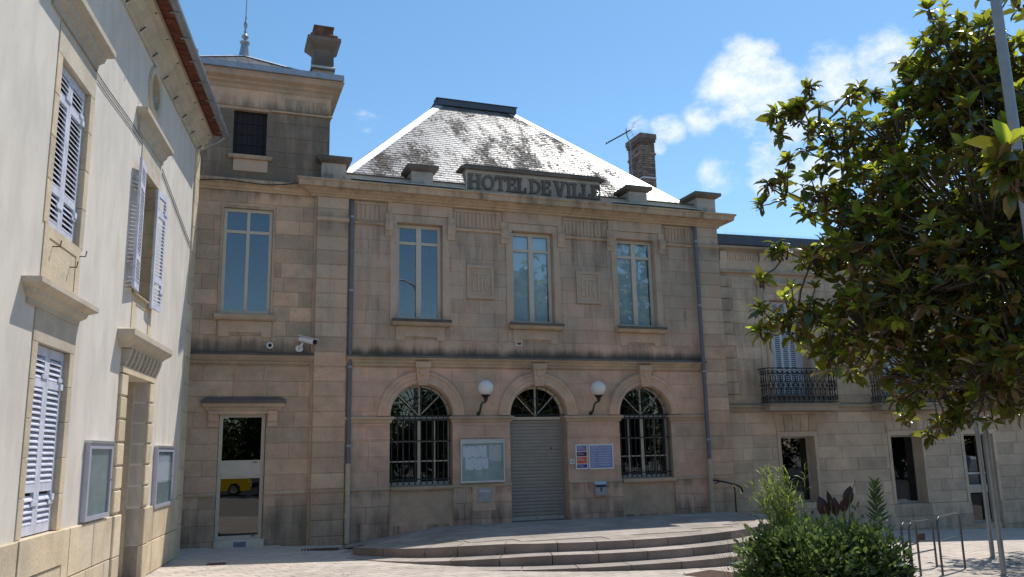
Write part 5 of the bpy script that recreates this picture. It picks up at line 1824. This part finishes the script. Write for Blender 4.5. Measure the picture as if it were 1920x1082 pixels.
# handrail at the right end of the terrace
hr = thing('handrail', 'short dark iron handrail by the pilaster at the end of the terrace', 'handrail', (12.9, -.3, 0))
MB().tube([(0, .2, 1.09), (0, 0, 1.09), (.3, 0, 1.03), (.68, 0, .93), (.76, 0, .87), (.80, 0, .76)], .022, 8).build('rail', 'iron_black', hr, True)
MB().tube([(.1, .24, 1.0), (.1, 0, 1.065)], .014, 6).build('wall_bracket', 'iron_black', hr)
MB().tube([(.55, 0, -.3), (.55, 0, .95)], .018, 6).build('post', 'iron_black', hr)

# drains
dg = thing('drain_grate', 'rusty iron drain grating in the paving beside the terrace end', 'drain', (2.38, -1.0, gz(2.38)), R(-8))
MB().prism_z([(-.4, -.2), (.4, -.2), (.4, .2), (-.4, .2)], .001, .006).build('pit_cover', 'rust', dg)
for i in range(13):
    MB().box(-.38 + i * .06, -.355 + i * .06, -.19, .19, .0062, .02).build('bar', 'rust', dg)
d2 = thing('drain_slot', 'small slotted iron drain cover in sunlit paving before the glazed door', 'drain', (.25, -3.0, gz(.25)), R(-6))
MB().prism_z([(-.17, -.11), (.17, -.11), (.17, .11), (-.17, .11)], .001, .008).build('cover', 'rust', d2)
for i in range(5):
    MB().box(-.14 + i * .06, -.11 + i * .06, -.09, .09, .0082, .016).build('bar', 'rust', d2)
mh = thing('manhole_cover', 'square reddish iron manhole cover in the paving before the steps', 'manhole', (8.35, -7.0, gz(8.35)), R(20))
MB().prism_z([(-.45, -.45), (.45, -.45), (.45, .45), (-.45, .45)], .002, .012).build('cover', 'rust', mh)
for i in range(8):
    MB().box(-.40 + i * .11, -.34 + i * .11, -.4, .4, .0122, .018).build('tread_bar', 'rust', mh)

# posts on the right
def on_ground(x, y):
    z = 0
    for _ in range(10):
        d_ = px_dir(x, y)
        p_ = CAM + d_ * ((z - CAM.z) / d_.z)
        z = gz(p_.x)
    return p_


def sign_post(px_, py_, h, r, label, grp):
    p_ = on_ground(px_, py_)
    o = thing('sign_post', label, 'post', p_, 0, grp)
    MB().tube([(0, 0, -.05), (0, 0, h)], r, 12).build('pole', 'steel', o, 'auto')
    MB().lathe([(r + .004, h - .03), (r + .006, h + .004), (.01, h + .02)], 0, 0, 12).build('cap', 'steel_dark', o, 'auto')
    MB().lathe([(r + .035, -.02), (r + .03, .015), (r + .002, .03)], 0, 0, 12).build('base_collar', 'steel', o, 'auto')
    return o, p_


sign_post(1883, 1080, 2.75, .046, 'galvanised steel post in sunlit paving, nearer the bicycle stands of two', 'steel posts by the magnolia')
sign_post(1862, 1047, 3.0, .046, 'galvanised steel post with long shadow, nearer the street door of two', 'steel posts by the magnolia')
p0_, p1_ = at_depth(1880, 0, 9), at_depth(1907, 280, 9)
lp = thing('lamp_post', 'tall grey steel lamp post rising through the magnolia crown', 'lamp post', (p1_.x, p1_.y, gz(p1_.x)))
MB().tube([(0, 0, -.05), (0, 0, 1.2), (0, 0, 1.3), (0, 0, 9)], lambda u: .08 if u < .4 else .055, 16).build('pole', 'steel', lp, 'auto')
MB().lathe([(.056, 4.88), (.063, 4.9), (.063, 5.0), (.056, 5.02)], 0, 0, 16).build('joint_collar', 'steel', lp, 'auto')
MB().tube([(0, 0, 8.9), (-.1, .0, 9.2), (-.5, 0, 9.4), (-1.0, 0, 9.42)], .045, 10).build('arm', 'steel', lp, 'auto')
MB().prism_x([(-.14, 9.36), (.14, 9.36), (.10, 9.50), (-.10, 9.50)], -1.6, -.95).build('lamp_head', 'steel_dark', lp)

# bicycle stands
def bike_stand(px0, py0, px1, py1, h, label, mid=True):
    a_, b_ = on_ground(px0, py0), on_ground(px1, py1)
    o = thing('bicycle_stand', label, 'bicycle stand', a_, 0, 'bicycle stands by the shrub bed')
    L_ = (b_ - a_)
    L_.z = 0
    w = L_.length
    L_.normalize()
    rr = .16
    pts = [Vector((0, 0, -.05)), Vector((0, 0, h - rr))]
    pts += [L_ * (rr - rr * math.cos(math.pi / 2 * i / 6)) + Vector((0, 0, h - rr + rr * math.sin(math.pi / 2 * i / 6))) for i in range(1, 7)]
    pts += [L_ * (w - rr + rr * math.sin(math.pi / 2 * i / 6)) + Vector((0, 0, h - rr + rr * math.cos(math.pi / 2 * i / 6))) for i in range(0, 7)]
    pts.append(L_ * w + Vector((0, 0, -.05)))
    MB().tube(pts, .02, 10).build('hoop', 'steel_dark', o, 'auto')
    MB().tube([L_ * .02 + Vector((0, 0, h * .58)), L_ * (w - .02) + Vector((0, 0, h * .58))], .013, 8).build('crossbar', 'steel_dark', o)
    if mid:
        MB().box(w * .35 * L_.x, w * .35 * L_.x + .16, w * .35 * L_.y - .01, w * .35 * L_.y + .01, h * .60, h * .60 + .12).build('number_plate', 'rust', o)
        MB().tube([L_ * .02 + Vector((0, 0, h * .35)), L_ * (w - .02) + Vector((0, 0, h * .35))], .014, 8).build('crossbar', 'steel_dark', o)
    return o


bike_stand(1700, 1088, 1727, 1080, .92, 'dark steel hoop bicycle stand touching the shrub bed', False)
bike_stand(1712, 1070, 1757, 1063, .84, 'low steel bicycle stand with a small rusty plate on its crossbar', True)
bike_stand(1768, 1078, 1810, 1066, .98, 'tall steel hoop bicycle stand standing clear of the shrub bed', False)

# ================================================================== VEGETATION
def leaf_shape(width=.43, fold=.10, droop=.12):
    """leaf along +y, 8 verts"""
    v = [(0, 0, 0), (0, .32, .02), (0, .68, .0), (0, 1, -droop), (-width / 2, .34, fold), (-width * .42, .70, fold * .6), (width / 2, .34, fold), (width * .42, .70, fold * .6)]
    f = [(0, 1, 4), (1, 2, 5, 4), (2, 3, 5), (0, 6, 1), (1, 6, 7, 2), (2, 7, 3)]
    return [Vector(p) for p in v], f


class Leaves:
    def __init__(s):
        s.v, s.f, s.t = [], [], []

    def add(s, shape, Mx, tone):
        vs, fs = shape
        b = len(s.v)
        for p in vs:
            q = Mx @ p
            s.v.append((q.x, q.y, q.z))
            s.t.append(tone)
        for f in fs:
            s.f.append(tuple(i + b for i in f))

    def mesh(s, name, mat):
        me = bpy.data.meshes.new(name)
        me.from_pydata(s.v, [], s.f)
        at = me.attributes.new('tone', 'FLOAT', 'POINT')
        at.data.foreach_set('value', s.t)
        me.polygons.foreach_set('use_smooth', [True] * len(me.polygons))
        me.materials.append(M[mat])
        return me


def frame_from(d, rnd, roll=None):
    """matrix whose +y is d, +z as upward as possible, with random roll"""
    d = d.normalized()
    z = Vector((0, 0, 1)) - d * d.z
    z = z.normalized() if z.length > 1e-3 else d.orthogonal().normalized()
    x = d.cross(z)
    m = Matrix((x, d, z)).transposed()
    return m @ Matrix.Rotation(roll if roll is not None else rnd.gauss(0, .5), 3, 'Y')


def rosette(pos, axis, rnd, size, young):
    """leaf matrices and tones of one twig end"""
    out = []
    axis = axis.normalized()
    ex = axis.orthogonal().normalized()
    ey = axis.cross(ex)
    n = rnd.randint(5, 9)
    rs = rnd.uniform(.7, 1.12)
    ph = rnd.uniform(0, 6.28)
    for i in range(n):
        a = ph + i * 2.4
        inner = i / n
        spread = (R(72) - inner * R(45)) if young else (R(105) - inner * R(50))
        spread += rnd.gauss(0, .18)
        d = axis * math.cos(spread) + (ex * math.cos(a) + ey * math.sin(a)) * math.sin(spread)
        d += Vector((0, 0, -.18 if not young else .05))
        L = size * rnd.uniform(.5, 1.2) * (1 - .25 * inner) * rs
        m3 = frame_from(d, rnd) * L
        m4 = m3.to_4x4()
        m4.translation = pos - axis * (.05 * (1 - inner))
        tone = (rnd.uniform(.55, 1.0) if young and inner > .25 else rnd.uniform(.0, .30))
        if rnd.random() < .03:
            tone = .45
        out.append((m4, tone, L))
    return out


def magnolia(name, label, base, blobs, n_ros, size, seed, n_parts, young_p=.45, limbs=True):
    rnd = random.Random(seed)
    tree = thing(name, label, 'tree', base, 0, 'magnolia trees')
    base = Vector(base)
    shape = leaf_shape()
    wts = [b[1] ** 2.2 * (b[2] if len(b) > 2 else 1) for b in blobs]
    tot = sum(wts)
    allv = []
    twigs = MB()
    for (b, w) in zip(blobs, wts):
        c, r = b[0], b[1]
        for _ in range(max(3 if r < .12 else 6, int(n_ros * w / tot))):
            d = Vector((rnd.gauss(0, 1), rnd.gauss(0, 1), rnd.gauss(0, .9))).normalized()
            rr = r * (rnd.random() ** .38) * rnd.uniform(.86, 1.1)
            p = c + Vector((d.x, d.y, d.z * .95)) * rr
            ax = (d * .7 + Vector((0, 0, .75)) + Vector((rnd.gauss(0, .25), rnd.gauss(0, .25), rnd.gauss(0, .2))))
            allv += rosette(p, ax, rnd, size, rnd.random() < young_p and rr > r * .55)
            back = p - d * min(rr * .6, .9) - Vector((0, 0, .18))
            twigs.tube([p - base, p * .6 + back * .4 - base + Vector((0, 0, -.05)), back - base], .008, 4, .020, cap=False)
    # leaves that show largest become parts of their own, those in the frame and nearest first
    def score(it):
        q = it[0].translation - CAM
        dz = q.dot(fw)
        if dz < 1:
            return 0
        x, y = 960 + F_PX * q.dot(rt) / dz, 541 - F_PX * q.dot(up) / dz
        return it[2] / dz if (0 < x < 1900 and 0 < y < 1060) else 0
    allv.sort(key=score, reverse=True)
    protos = []
    for k in range(6):
        L = Leaves()
        L.add(shape, Matrix.Identity(4), k / 5)
        protos.append(L.mesh('leaf', 'magnolia'))
    mass = Leaves()
    inv = Matrix.Translation(-base)
    crown_i = []
    for i, (m4, tone, L) in enumerate(allv):
        if i < n_parts:
            crown_i.append((m4, tone))
        else:
            mass.add(shape, inv @ m4, tone)
    crown = link('crown', mass.mesh('crown', 'magnolia'), tree, 'stuff')
    for m4, tone in crown_i:
        o = bpy.data.objects.new('leaf', protos[min(5, int(tone * 5.99))])
        COL.objects.link(o)
        o.parent = crown
        o.matrix_local = inv @ m4
    twigs.build('twigs', 'bark', tree, kind='stuff', recalc=False)
    top = Vector((0, 0, 2.3))
    MB().tube([Vector((0, 0, -.1)), Vector((.02, .03, .5)), Vector((-.03, .05, 1.4)), top], .20, 10, .15).build('trunk', 'bark', tree, True)
    order = sorted(range(len(blobs)), key=lambda k: -blobs[k][1])
    for rank, k in enumerate(order):
        b = blobs[k]
        if (b[0] - CAM).dot(fw) < 8:
            continue
        c = b[0] - base
        if rank < 6 or b[1] > 1.2:
            p0 = top - Vector((0, 0, rnd.uniform(.1, .8)))
            rad0 = .03 + .03 * min(1.6, b[1])
        else:                                   # spring from the nearest larger mass
            par = min(order[:rank], key=lambda q: (blobs[q][0] - b[0]).length + (0 if blobs[q][1] > b[1] * 1.3 else 9))
            p0 = blobs[par][0] - base
            p0 = p0 + (c - p0) * .15 - Vector((0, 0, .1))
            rad0 = .016 + .02 * min(1.0, b[1])
        L_ = (c - p0).length
        mid = (p0 + c) * .5 + Vector((rnd.uniform(-.16, .16), rnd.uniform(-.16, .16), rnd.uniform(-.14, .06))) * L_
        pts = [p0 * (1 - t_) ** 2 + mid * 2 * t_ * (1 - t_) + c * t_ ** 2 + Vector((rnd.uniform(-1, 1), rnd.uniform(-1, 1), rnd.uniform(-1, 1))) * .018 * L_ * (t_ * (1 - t_) * 4) for t_ in [q / 9 for q in range(10)]]
        MB().tube(pts, rad0, 7, .010).build('limb', 'bark', tree, True)
    return tree


AD = at_depth
KD = 1.3


def AK(x, y, d):
    return AD(x, y, d * KD)


mb_ = [(AK(1850, 430, 10.8), 1.95), (AK(1650, 420, 11.2), 1.0), (AK(1575, 275, 11.6), .52), (AK(1530, 235, 11.8), .36), (AK(1690, 260, 11.2), .80), (AK(1805, 130, 10.8), .74, 1.8), (AK(1740, 180, 11), .45, 1.6),
       (AK(1475, 360, 11.8), .26), (AK(1545, 370, 11.6), .45), (AK(1475, 215, 12), .14), (AK(1490, 590, 11.4), .48), (AK(1470, 470, 11.6), .16), (AK(1530, 480, 11.5), .35), (AK(1560, 640, 11.2), .5), (AK(1640, 610, 11), .85), (AK(1740, 690, 10.8), .75),
       (AK(1850, 700, 10.2), .74), (AK(1910, 640, 9.6), .7), (AK(1760, 45, 11), .36), (AK(1905, -30, 9.6), .42), (AK(1775, 795, 10.4), .2), (AK(1900, 200, 10.5), 1.0), (AK(1720, 530, 10.4), .9),
       (AK(2030, 300, 10.6), 2.3, .5), (AK(2010, 620, 10.2), 1.4, .7), (AK(2200, 350, 11.5), 2.4, .35), (AK(2120, 120, 12.5), 2.0, .35), (AK(1960, 420, 12.4), 1.7, .8)]
rsp = random.Random(90)
for (x, y) in ((1440, 345), (1432, 385), (1455, 215), (1462, 250), (1500, 190), (1520, 165), (1610, 165), (1690, 120), (1640, 175), (1740, 20), (1428, 575), (1432, 620), (1450, 470), (1425, 520), (1545, 690), (1600, 700), (1700, 780), (1745, 815), (1760, 800), (1590, 180), (1480, 300)):
    mb_.append((AK(x, y, 11.7 + rsp.uniform(-.4, .4)), .07, 3))
mb_ = [(b[0], b[1] * KD) + tuple(b[2:]) for b in mb_] + [(AD(1902, 320, 7.4), .26, 6)]
tb = AK(2075, 900, 10.9)
magnolia('magnolia_tree', 'broad magnolia with glossy dark and yellow-green leaves overhanging the side building', (tb.x, tb.y, gz(tb.x)), mb_, 3400, .31, 17, 300)
bb = [(Vector((17.3, -6.6, 4.6)), 2.2), (Vector((18.6, -8.0, 5.2)), 2.2), (Vector((16.2, -6.0, 3.3)), .9), (Vector((18.8, -5.8, 3.8)), 1.7)]
magnolia('magnolia_tree', 'second magnolia standing farther back beside the street door of the side building', (18.2, -7.2, gz(18.2)), bb, 900, .20, 23, 0, .2)


def small_leaf_mass(n, rnd, place, shape, size, tone_fn, mat, name, parent, kind='stuff'):
    L = Leaves()
    for _ in range(n):
        p, d = place(rnd)
        m = (frame_from(d, rnd, rnd.gauss(0, .8)) * (size * rnd.uniform(.5, 1.6))).to_4x4()
        m.translation = p
        L.add(shape, m, tone_fn(rnd, p))
    return link(name, L.mesh(name, mat), parent, kind)


# shrub bed: one rounded mass with lighter variegated leaves on its left side
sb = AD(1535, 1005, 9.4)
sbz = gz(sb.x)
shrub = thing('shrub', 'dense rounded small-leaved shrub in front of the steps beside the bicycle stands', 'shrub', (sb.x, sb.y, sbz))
sh_blobs = [((0, 0, .66), (.98, .9, .68)), ((-.62, .1, .66), (.50, .5, .58)), ((.55, -.1, .70), (.52, .55, .62)), ((-.25, -.25, .80), (.6, .5, .5)), ((.3, .1, .80), (.55, .5, .46)), ((-.80, -.1, .34), (.36, .4, .45)), ((.8, .05, .42), (.34, .4, .5)), ((-.55, 0, .92), (.3, .3, .26))]
ax_r = Vector((rt.x, rt.y, 0)).normalized()
ax_f = Vector((fw.x, fw.y, 0)).normalized()


def sh_place(rnd):
    c, r = rnd.choice(sh_blobs)
    d = Vector((rnd.gauss(0, 1), rnd.gauss(0, 1), rnd.gauss(0, 1))).normalized()
    k = rnd.random() ** .3 * rnd.uniform(.86, 1.06) * (1.0 if rnd.random() < .9 else rnd.uniform(1.05, 1.28))
    q = Vector(((c[0] + d.x * r[0] * k) * .86 + .03, c[1] + d.y * r[1] * k, max(.02, c[2] + d.z * r[2] * k)))
    p = ax_r * q.x + ax_f * q.y + Vector((0, 0, q.z))
    dd = ax_r * d.x + ax_f * d.y + Vector((0, 0, d.z + .5))
    return p, dd + Vector((rnd.gauss(0, .5), rnd.gauss(0, .5), rnd.gauss(0, .4)))


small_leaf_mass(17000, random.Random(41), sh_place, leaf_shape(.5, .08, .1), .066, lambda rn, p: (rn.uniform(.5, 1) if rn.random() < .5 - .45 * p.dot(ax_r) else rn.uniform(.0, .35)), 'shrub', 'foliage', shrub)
rs_ = random.Random(6)
stm = MB()
for i in range(40):
    a_ = rs_.uniform(0, 6.28)
    q = Vector((math.cos(a_) * rs_.uniform(.2, .8), math.sin(a_) * rs_.uniform(.2, .7), rs_.uniform(.5, 1.0)))
    stm.tube([Vector((q.x * .2, q.y * .2, 0)), q * .6 + Vector((0, 0, .15)), q], .012, 4, .004)
stm.build('stems', 'bark', shrub)


def local(px_, py_, dep):
    return at_depth(px_, py_, dep)


# feathery willow-like plant
rw = random.Random(12)
wb = Vector((local(1500, 985, 9.9).x, local(1500, 985, 9.9).y, gz(6.6)))
wp = thing('feathery_plant', 'upright light green feathery plant leaning left out of the shrub', 'plant', wb)
Lw = Leaves()
wst = MB()
wshape = leaf_shape(.10, .02, .25)
for i in range(60):
    tip = local(rw.gauss(1448, 20), rw.uniform(872, 955), 9.9 + rw.uniform(-.25, .25)) - wb
    if i > 48:
        tip = local(rw.uniform(1375, 1500), rw.uniform(890, 985), 9.9 + rw.uniform(-.2, .2)) - wb
    st_ = Vector((rw.uniform(-.12, .12), rw.uniform(-.1, .1), .3))
    mid = (st_ + tip) * .5 + Vector((0, 0, .08)) + ax_r * .05
    pts = [st_ * (1 - t_) ** 2 + mid * 2 * t_ * (1 - t_) + tip * t_ ** 2 for t_ in [j / 8 for j in range(9)]]
    wst.tube(pts, .005, 4, .0015)
    for k in range(38 if i <= 48 else 8):
        t_ = rw.uniform(.25, 1)
        p = st_ * (1 - t_) ** 2 + mid * 2 * t_ * (1 - t_) + tip * t_ ** 2
        d = (tip - st_).normalized() + Vector((rw.gauss(0, .5), rw.gauss(0, .5), rw.gauss(.1, .4)))
        m = (frame_from(d, rw) * rw.uniform(.07, .15)).to_4x4()
        m.translation = p
        Lw.add(wshape, m, rw.uniform(.1, 1))
link('foliage', Lw.mesh('foliage', 'willow'), wp, 'stuff')
wst.build('stems', 'stem', wp)

# dark red cannas: a stem with broad leaves each
def big_leaf(parent, p, d, L, w, mat, tone, rnd, name='leaf', bend=.25):
    n = 7
    vs, fs = [], []
    d = d.normalized()
    side = d.cross(ax_f).normalized() if abs(d.dot(ax_f)) < .95 else ax_r
    nrm = side.cross(d).normalized()
    for i in range(n + 1):
        t_ = i / n
        ww = w * math.sin(math.pi * min(1, t_ ** .8)) ** .9 * .5 + .002
        c = p + d * (L * t_) + nrm * (bend * L * t_ * t_) - Vector((0, 0, bend * L * t_ ** 3 * .5))
        vs += [c - side * ww + nrm * ww * .4, c, c + side * ww + nrm * ww * .4]
    for i in range(n):
        a_ = i * 3
        fs += [(a_, a_ + 1, a_ + 4, a_ + 3), (a_ + 1, a_ + 2, a_ + 5, a_ + 4)]
    LL = Leaves()
    LL.v, LL.f, LL.t = [tuple(v) for v in vs], fs, [tone] * len(vs)
    return link(name, LL.mesh(name, mat), parent)


cb = local(1570, 990, 10.0)
cb = Vector((cb.x, cb.y, gz(cb.x)))
ct = thing('canna_plant', 'dark red broad-leaved canna standing up out of the middle of the shrub', 'plant', cb)
rc_ = random.Random(2)
for (x0, y0, x1, y1, w) in ((1552, 975, 1540, 926, .15), (1562, 955, 1552, 920, .07), (1588, 950, 1598, 908, .13), (1582, 962, 1586, 932, .11), (1568, 968, 1566, 930, .12)):
    a_, b_ = local(x0, y0, 10) - cb, local(x1, y1, 10) - cb
    big_leaf(ct, a_, b_ - a_, (b_ - a_).length, w, 'canna', rc_.uniform(.1, .7), rc_, bend=rc_.uniform(.05, .3))
    MB().tube([Vector((a_.x * .3, a_.y * .3, .2)), (a_ + b_) * .5], .011, 6, .006).build('stem', 'stem', ct)
tp = local(1604, 899, 10) - cb
MB().tube([local(1592, 940, 10) - cb, tp], .007, 5, .003).build('flower_stalk', 'rust', ct)

lb_ = local(1648, 985, 10.0)
lb_ = Vector((lb_.x, lb_.y, gz(lb_.x)))
ly = thing('lily_plant', 'single upright stem with whorled narrow green leaves at the right of the shrub', 'plant', lb_)
t0_, t1_ = local(1647, 990, 10) - lb_, local(1640, 905, 10) - lb_
MB().tube([Vector((0, 0, .1)), t0_, t1_], .012, 6, .005).build('stem', 'stem', ly)
rl = random.Random(4)
for i in range(44):
    t_ = i / 43
    p = t0_.lerp(t1_, .12 + .88 * t_)
    a_ = i * 2.4
    d = ax_r * math.cos(a_) + ax_f * math.sin(a_) + Vector((0, 0, .5 + .5 * t_))
    big_leaf(ly, p, d, .16 * (1 - .45 * t_), .022, 'lily', rl.random(), rl, bend=-.2)

# grassy tufts at the left of the shrub
gb = local(1385, 1005, 9.9)
gb = Vector((gb.x, gb.y, gz(gb.x)))
gr_ = thing('grass_tuft', 'thin arching pale grass at the left edge of the shrub', 'grass', gb)
gm = MB()
rg = random.Random(3)
for i in range(60):
    s0 = ax_r * rg.uniform(.0, .35) + ax_f * rg.uniform(-.2, .2)
    e = s0 + ax_r * rg.uniform(-.35, .15) + ax_f * rg.uniform(-.2, .2) + Vector((0, 0, rg.uniform(.75, 1.15)))
    m_ = (s0 + e) * .5 + Vector((0, 0, .25))
    gm.tube([s0 * (1 - t_) ** 2 + m_ * 2 * t_ * (1 - t_) + e * t_ ** 2 for t_ in (0, .3, .6, .85, 1)], .004, 3, .001, cap=False)
gm.build('blades', 'stem', gr_, kind='stuff')
# fallen leaves on the paving
fl = Leaves()
rf = random.Random(77)
proto_fl = Leaves()
proto_fl.add(leaf_shape(.4, .12, -.1), Matrix.Identity(4), .3)
M['dead'] = leaf_mat('fallen_leaf', (.20, .09, .04), (.30, .16, .07), (.2, .1, .03), None, .7, .1)
pm_ = proto_fl.mesh('fallen_leaf', 'dead')
for i in range(16):
    p = on_ground(rf.uniform(1880, 1925), rf.uniform(1045, 1085)) if i < 8 else on_ground(rf.choice((rf.uniform(1000, 1370), rf.uniform(350, 700))), rf.uniform(1064, 1080))
    o = link('fallen_leaf', pm_, None, None, p + Vector((0, 0, .012)), (rf.uniform(-.2, .2), rf.uniform(-.2, .2), rf.uniform(0, 6.3)))
    s_ = rf.uniform(.10, .17) if i < 8 else rf.uniform(.05, .09)
    o.scale = (s_, s_, s_)
    tag(o, 'brown fallen leaf lying on the paving below the steel posts' if i < 8 else 'small brown leaf lying on the open sunlit paving', 'leaf', 'fallen leaves by the posts' if i < 8 else 'stray leaves on the square')

# ================================================================== BEHIND THE CAMERA (seen in the window glass)
def round_tree(protos, loc, s, rz, label):
    o = thing('square_tree', label, 'tree', loc, rz, 'trees across the square')
    o.scale = (s, s, s)
    link('crown', protos[0], o, 'stuff')
    link('trunk', protos[1], o)
    return o


def tree_proto(seed):
    rnd = random.Random(seed)
    L = Leaves()
    shape = leaf_shape(.55, .1, .15)
    bl = [(Vector((rnd.uniform(-1.8, 1.8), rnd.uniform(-1.8, 1.8), rnd.uniform(3.6, 7.2))), rnd.uniform(1.0, 1.8)) for _ in range(11)]
    for c, r in bl:
        for _ in range(520):
            d = Vector((rnd.gauss(0, 1), rnd.gauss(0, 1), rnd.gauss(0, 1))).normalized()
            p = c + d * r * rnd.random() ** .35
            m = (frame_from(d + Vector((rnd.gauss(0, .6), rnd.gauss(0, .6), rnd.gauss(0, .4))), rnd) * rnd.uniform(.22, .42)).to_4x4()
            m.translation = p
            L.add(shape, m, rnd.random() ** 1.5)
    t_ = MB().tube([(0, 0, -.2), (.05, 0, 1), (0, .05, 2.6), (.1, 0, 4.5)], .24, 9, .10)
    for c, r in bl:
        t_.tube([Vector((0, 0, 2.6)), c * .5 + Vector((0, 0, 1.6)), c], .09, 5, .03)
    return L.mesh('crown', 'treeleaf'), t_.mesh('trunk', 'bark', True)


tp1, tp2 = tree_proto(3), tree_proto(8)
for i, (x, y, s) in enumerate(((-9, -41, .95), (-2, -43, 1.0), (4.5, -40, .9), (11, -44, 1.05), (17, -41, .95), (24, -43, 1.0), (31, -40, .95), (38, -38, 1.0), (45, -33, .95), (51, -27, .9))):
    round_tree(tp1 if i % 2 else tp2, (x, y, gz(x)), s, i * 1.7, 'leafy green street tree in the row across the square')


for i in range(17):  # unseen foliage row, added to block bright horizon from the window reflections
    x = -14 + i * 4.3
    y = -46 + (max(0, x - 30) * .75)
    o = thing('glow_block_shrub', 'added foliage mass blocking the horizon glow below the trees across the square', 'shrub', (x, y, gz(x) - 2.0), i * 2.1, 'added glow-blocking foliage below the trees')
    o.scale = (1.0, 1.0, .92)
    link('foliage', (tp1 if i % 2 else tp2)[0], o, 'stuff')


def car(name, label, loc, rz, paint, kind='hatch'):
    o = thing(name, label, 'car', loc, rz, 'cars parked across the square')
    if kind == 'hatch':
        low = [(-2.0, .28), (-2.02, .55), (-1.95, .80), (-1.1, .90), (1.5, .95), (1.95, .86), (2.0, .5), (1.95, .26)]
        cab = [(-1.15, .89), (-.45, 1.38), (-.2, 1.45), (1.0, 1.47), (1.45, 1.38), (1.85, .93)]
        win = [[(-.92, .93), (-.35, 1.36), (.25, 1.39), (.25, .94)], [(.32, .94), (.32, 1.39), (1.0, 1.40), (1.35, 1.34), (1.6, .97)]]
        wf_ = (-1.28, 1.28)
        wt = .82
    else:
        low = [(-2.3, .32), (-2.32, .7), (-2.2, 1.0), (-1.6, 1.12), (2.3, 1.12), (2.35, .6), (2.3, .3)]
        cab = [(-1.65, 1.11), (-.95, 1.72), (-.6, 1.85), (2.1, 1.88), (2.28, 1.75), (2.32, 1.11)]
        win = [[(-1.4, 1.15), (-.85, 1.68), (-.1, 1.7), (-.1, 1.15)], [(0, 1.15), (0, 1.7), (.95, 1.7), (.95, 1.15)]]
        wf_ = (-1.5, 1.5)
        wt = .92
    body = MB()
    # lofted lower body: slightly narrower at the sills
    for prof, w0, w1 in ((low, wt, wt), (cab, wt - .02, wt - .20)):
        zmin, zmax = min(z for _, z in prof), max(z for _, z in prof)
        def hw2(z):
            return w0 + (w1 - w0) * (z - zmin) / (zmax - zmin)
        n = len(prof)
        vs = [(x, -hw2(z), z) for x, z in prof] + [(x, hw2(z), z) for x, z in prof]
        body.add(vs, [tuple(range(n)), tuple(reversed(range(n, 2 * n)))] + [(i, (i + 1) % n, n + (i + 1) % n, n + i) for i in range(n)])
    bo_ = body.build('body', paint, o, 'auto')
    zc0, zc1 = min(z for _, z in cab), max(z for _, z in cab)
    for s_ in (-1, 1):
        for wv in win:
            vs = []
            for x, z in wv:
                hwz = wt - .02 + (-.18) * (z - zc0) / (zc1 - zc0)
                vs.append((x, s_ * (hwz + .004), z))
            MB().add(vs + [(x, y - s_ * .02, z) for x, y, z in vs], [(0, 1, 2, 3)[:len(wv)] if len(wv) == 4 else tuple(range(len(wv)))]).build('side_window', 'car_glass', o)
        for wx in wf_:
            wh = MB().arch(wx, .32, [(.21, s_ * (wt - .18)), (.30, s_ * (wt - .19)), (.32, s_ * (wt - .16)), (.32, s_ * (wt - .02)), (.30, s_ * (wt + .01)), (.21, s_ * (wt + .012))], 0, 360, 24).build('wheel', 'tyre', o, 'auto')
            MB().disc_y(wx, .32, .212, s_ * (wt - .1), s_ * (wt - .0), 18).build('rim', 'alu', wh)
        MB().box(low[1][0] - .012, low[2][0] + .1, *sorted((s_ * (wt - .35), s_ * (wt - .05))), low[1][1] + .06, low[2][1] - .06).build('headlight', 'lampglass', o)
        MB().box(cab[0][0] + .55, cab[0][0] + .7, *sorted((s_ * (wt), s_ * (wt + .16))), cab[0][1] + .06, cab[0][1] + .18).build('wing_mirror', paint, o)
    a_, b_ = cab[0], cab[1]
    MB().add([(a_[0] + .04, -wt + .14, a_[1] + .045), (a_[0] + .04, wt - .14, a_[1] + .045), (b_[0] - .03, wt - .30, b_[1] - .0), (b_[0] - .03, -wt + .30, b_[1] - .0)], [(0, 1, 2, 3)]).build('windscreen', 'car_glass', o).location = (-.012, 0, .012)
    MB().box(low[1][0] - .02, low[1][0] + .05, -.35, .35, .42, .53).build('number_plate', 'white', o)
    return o


car('parked_car', 'bright yellow hatchback parked across the square, mirrored in the glazed door', (.15, -25.5, gz(.2)), R(186), 'car_yellow')
car('parked_car', 'dark hatchback parked across the square next to the yellow car', (4.6, -26.0, gz(4.4)), R(178), 'car_dark')
car('parked_van', 'white van parked across the square, mirrored in the shop window', (37.5, -17.5, gz(37)), R(110), 'car_white', 'van')
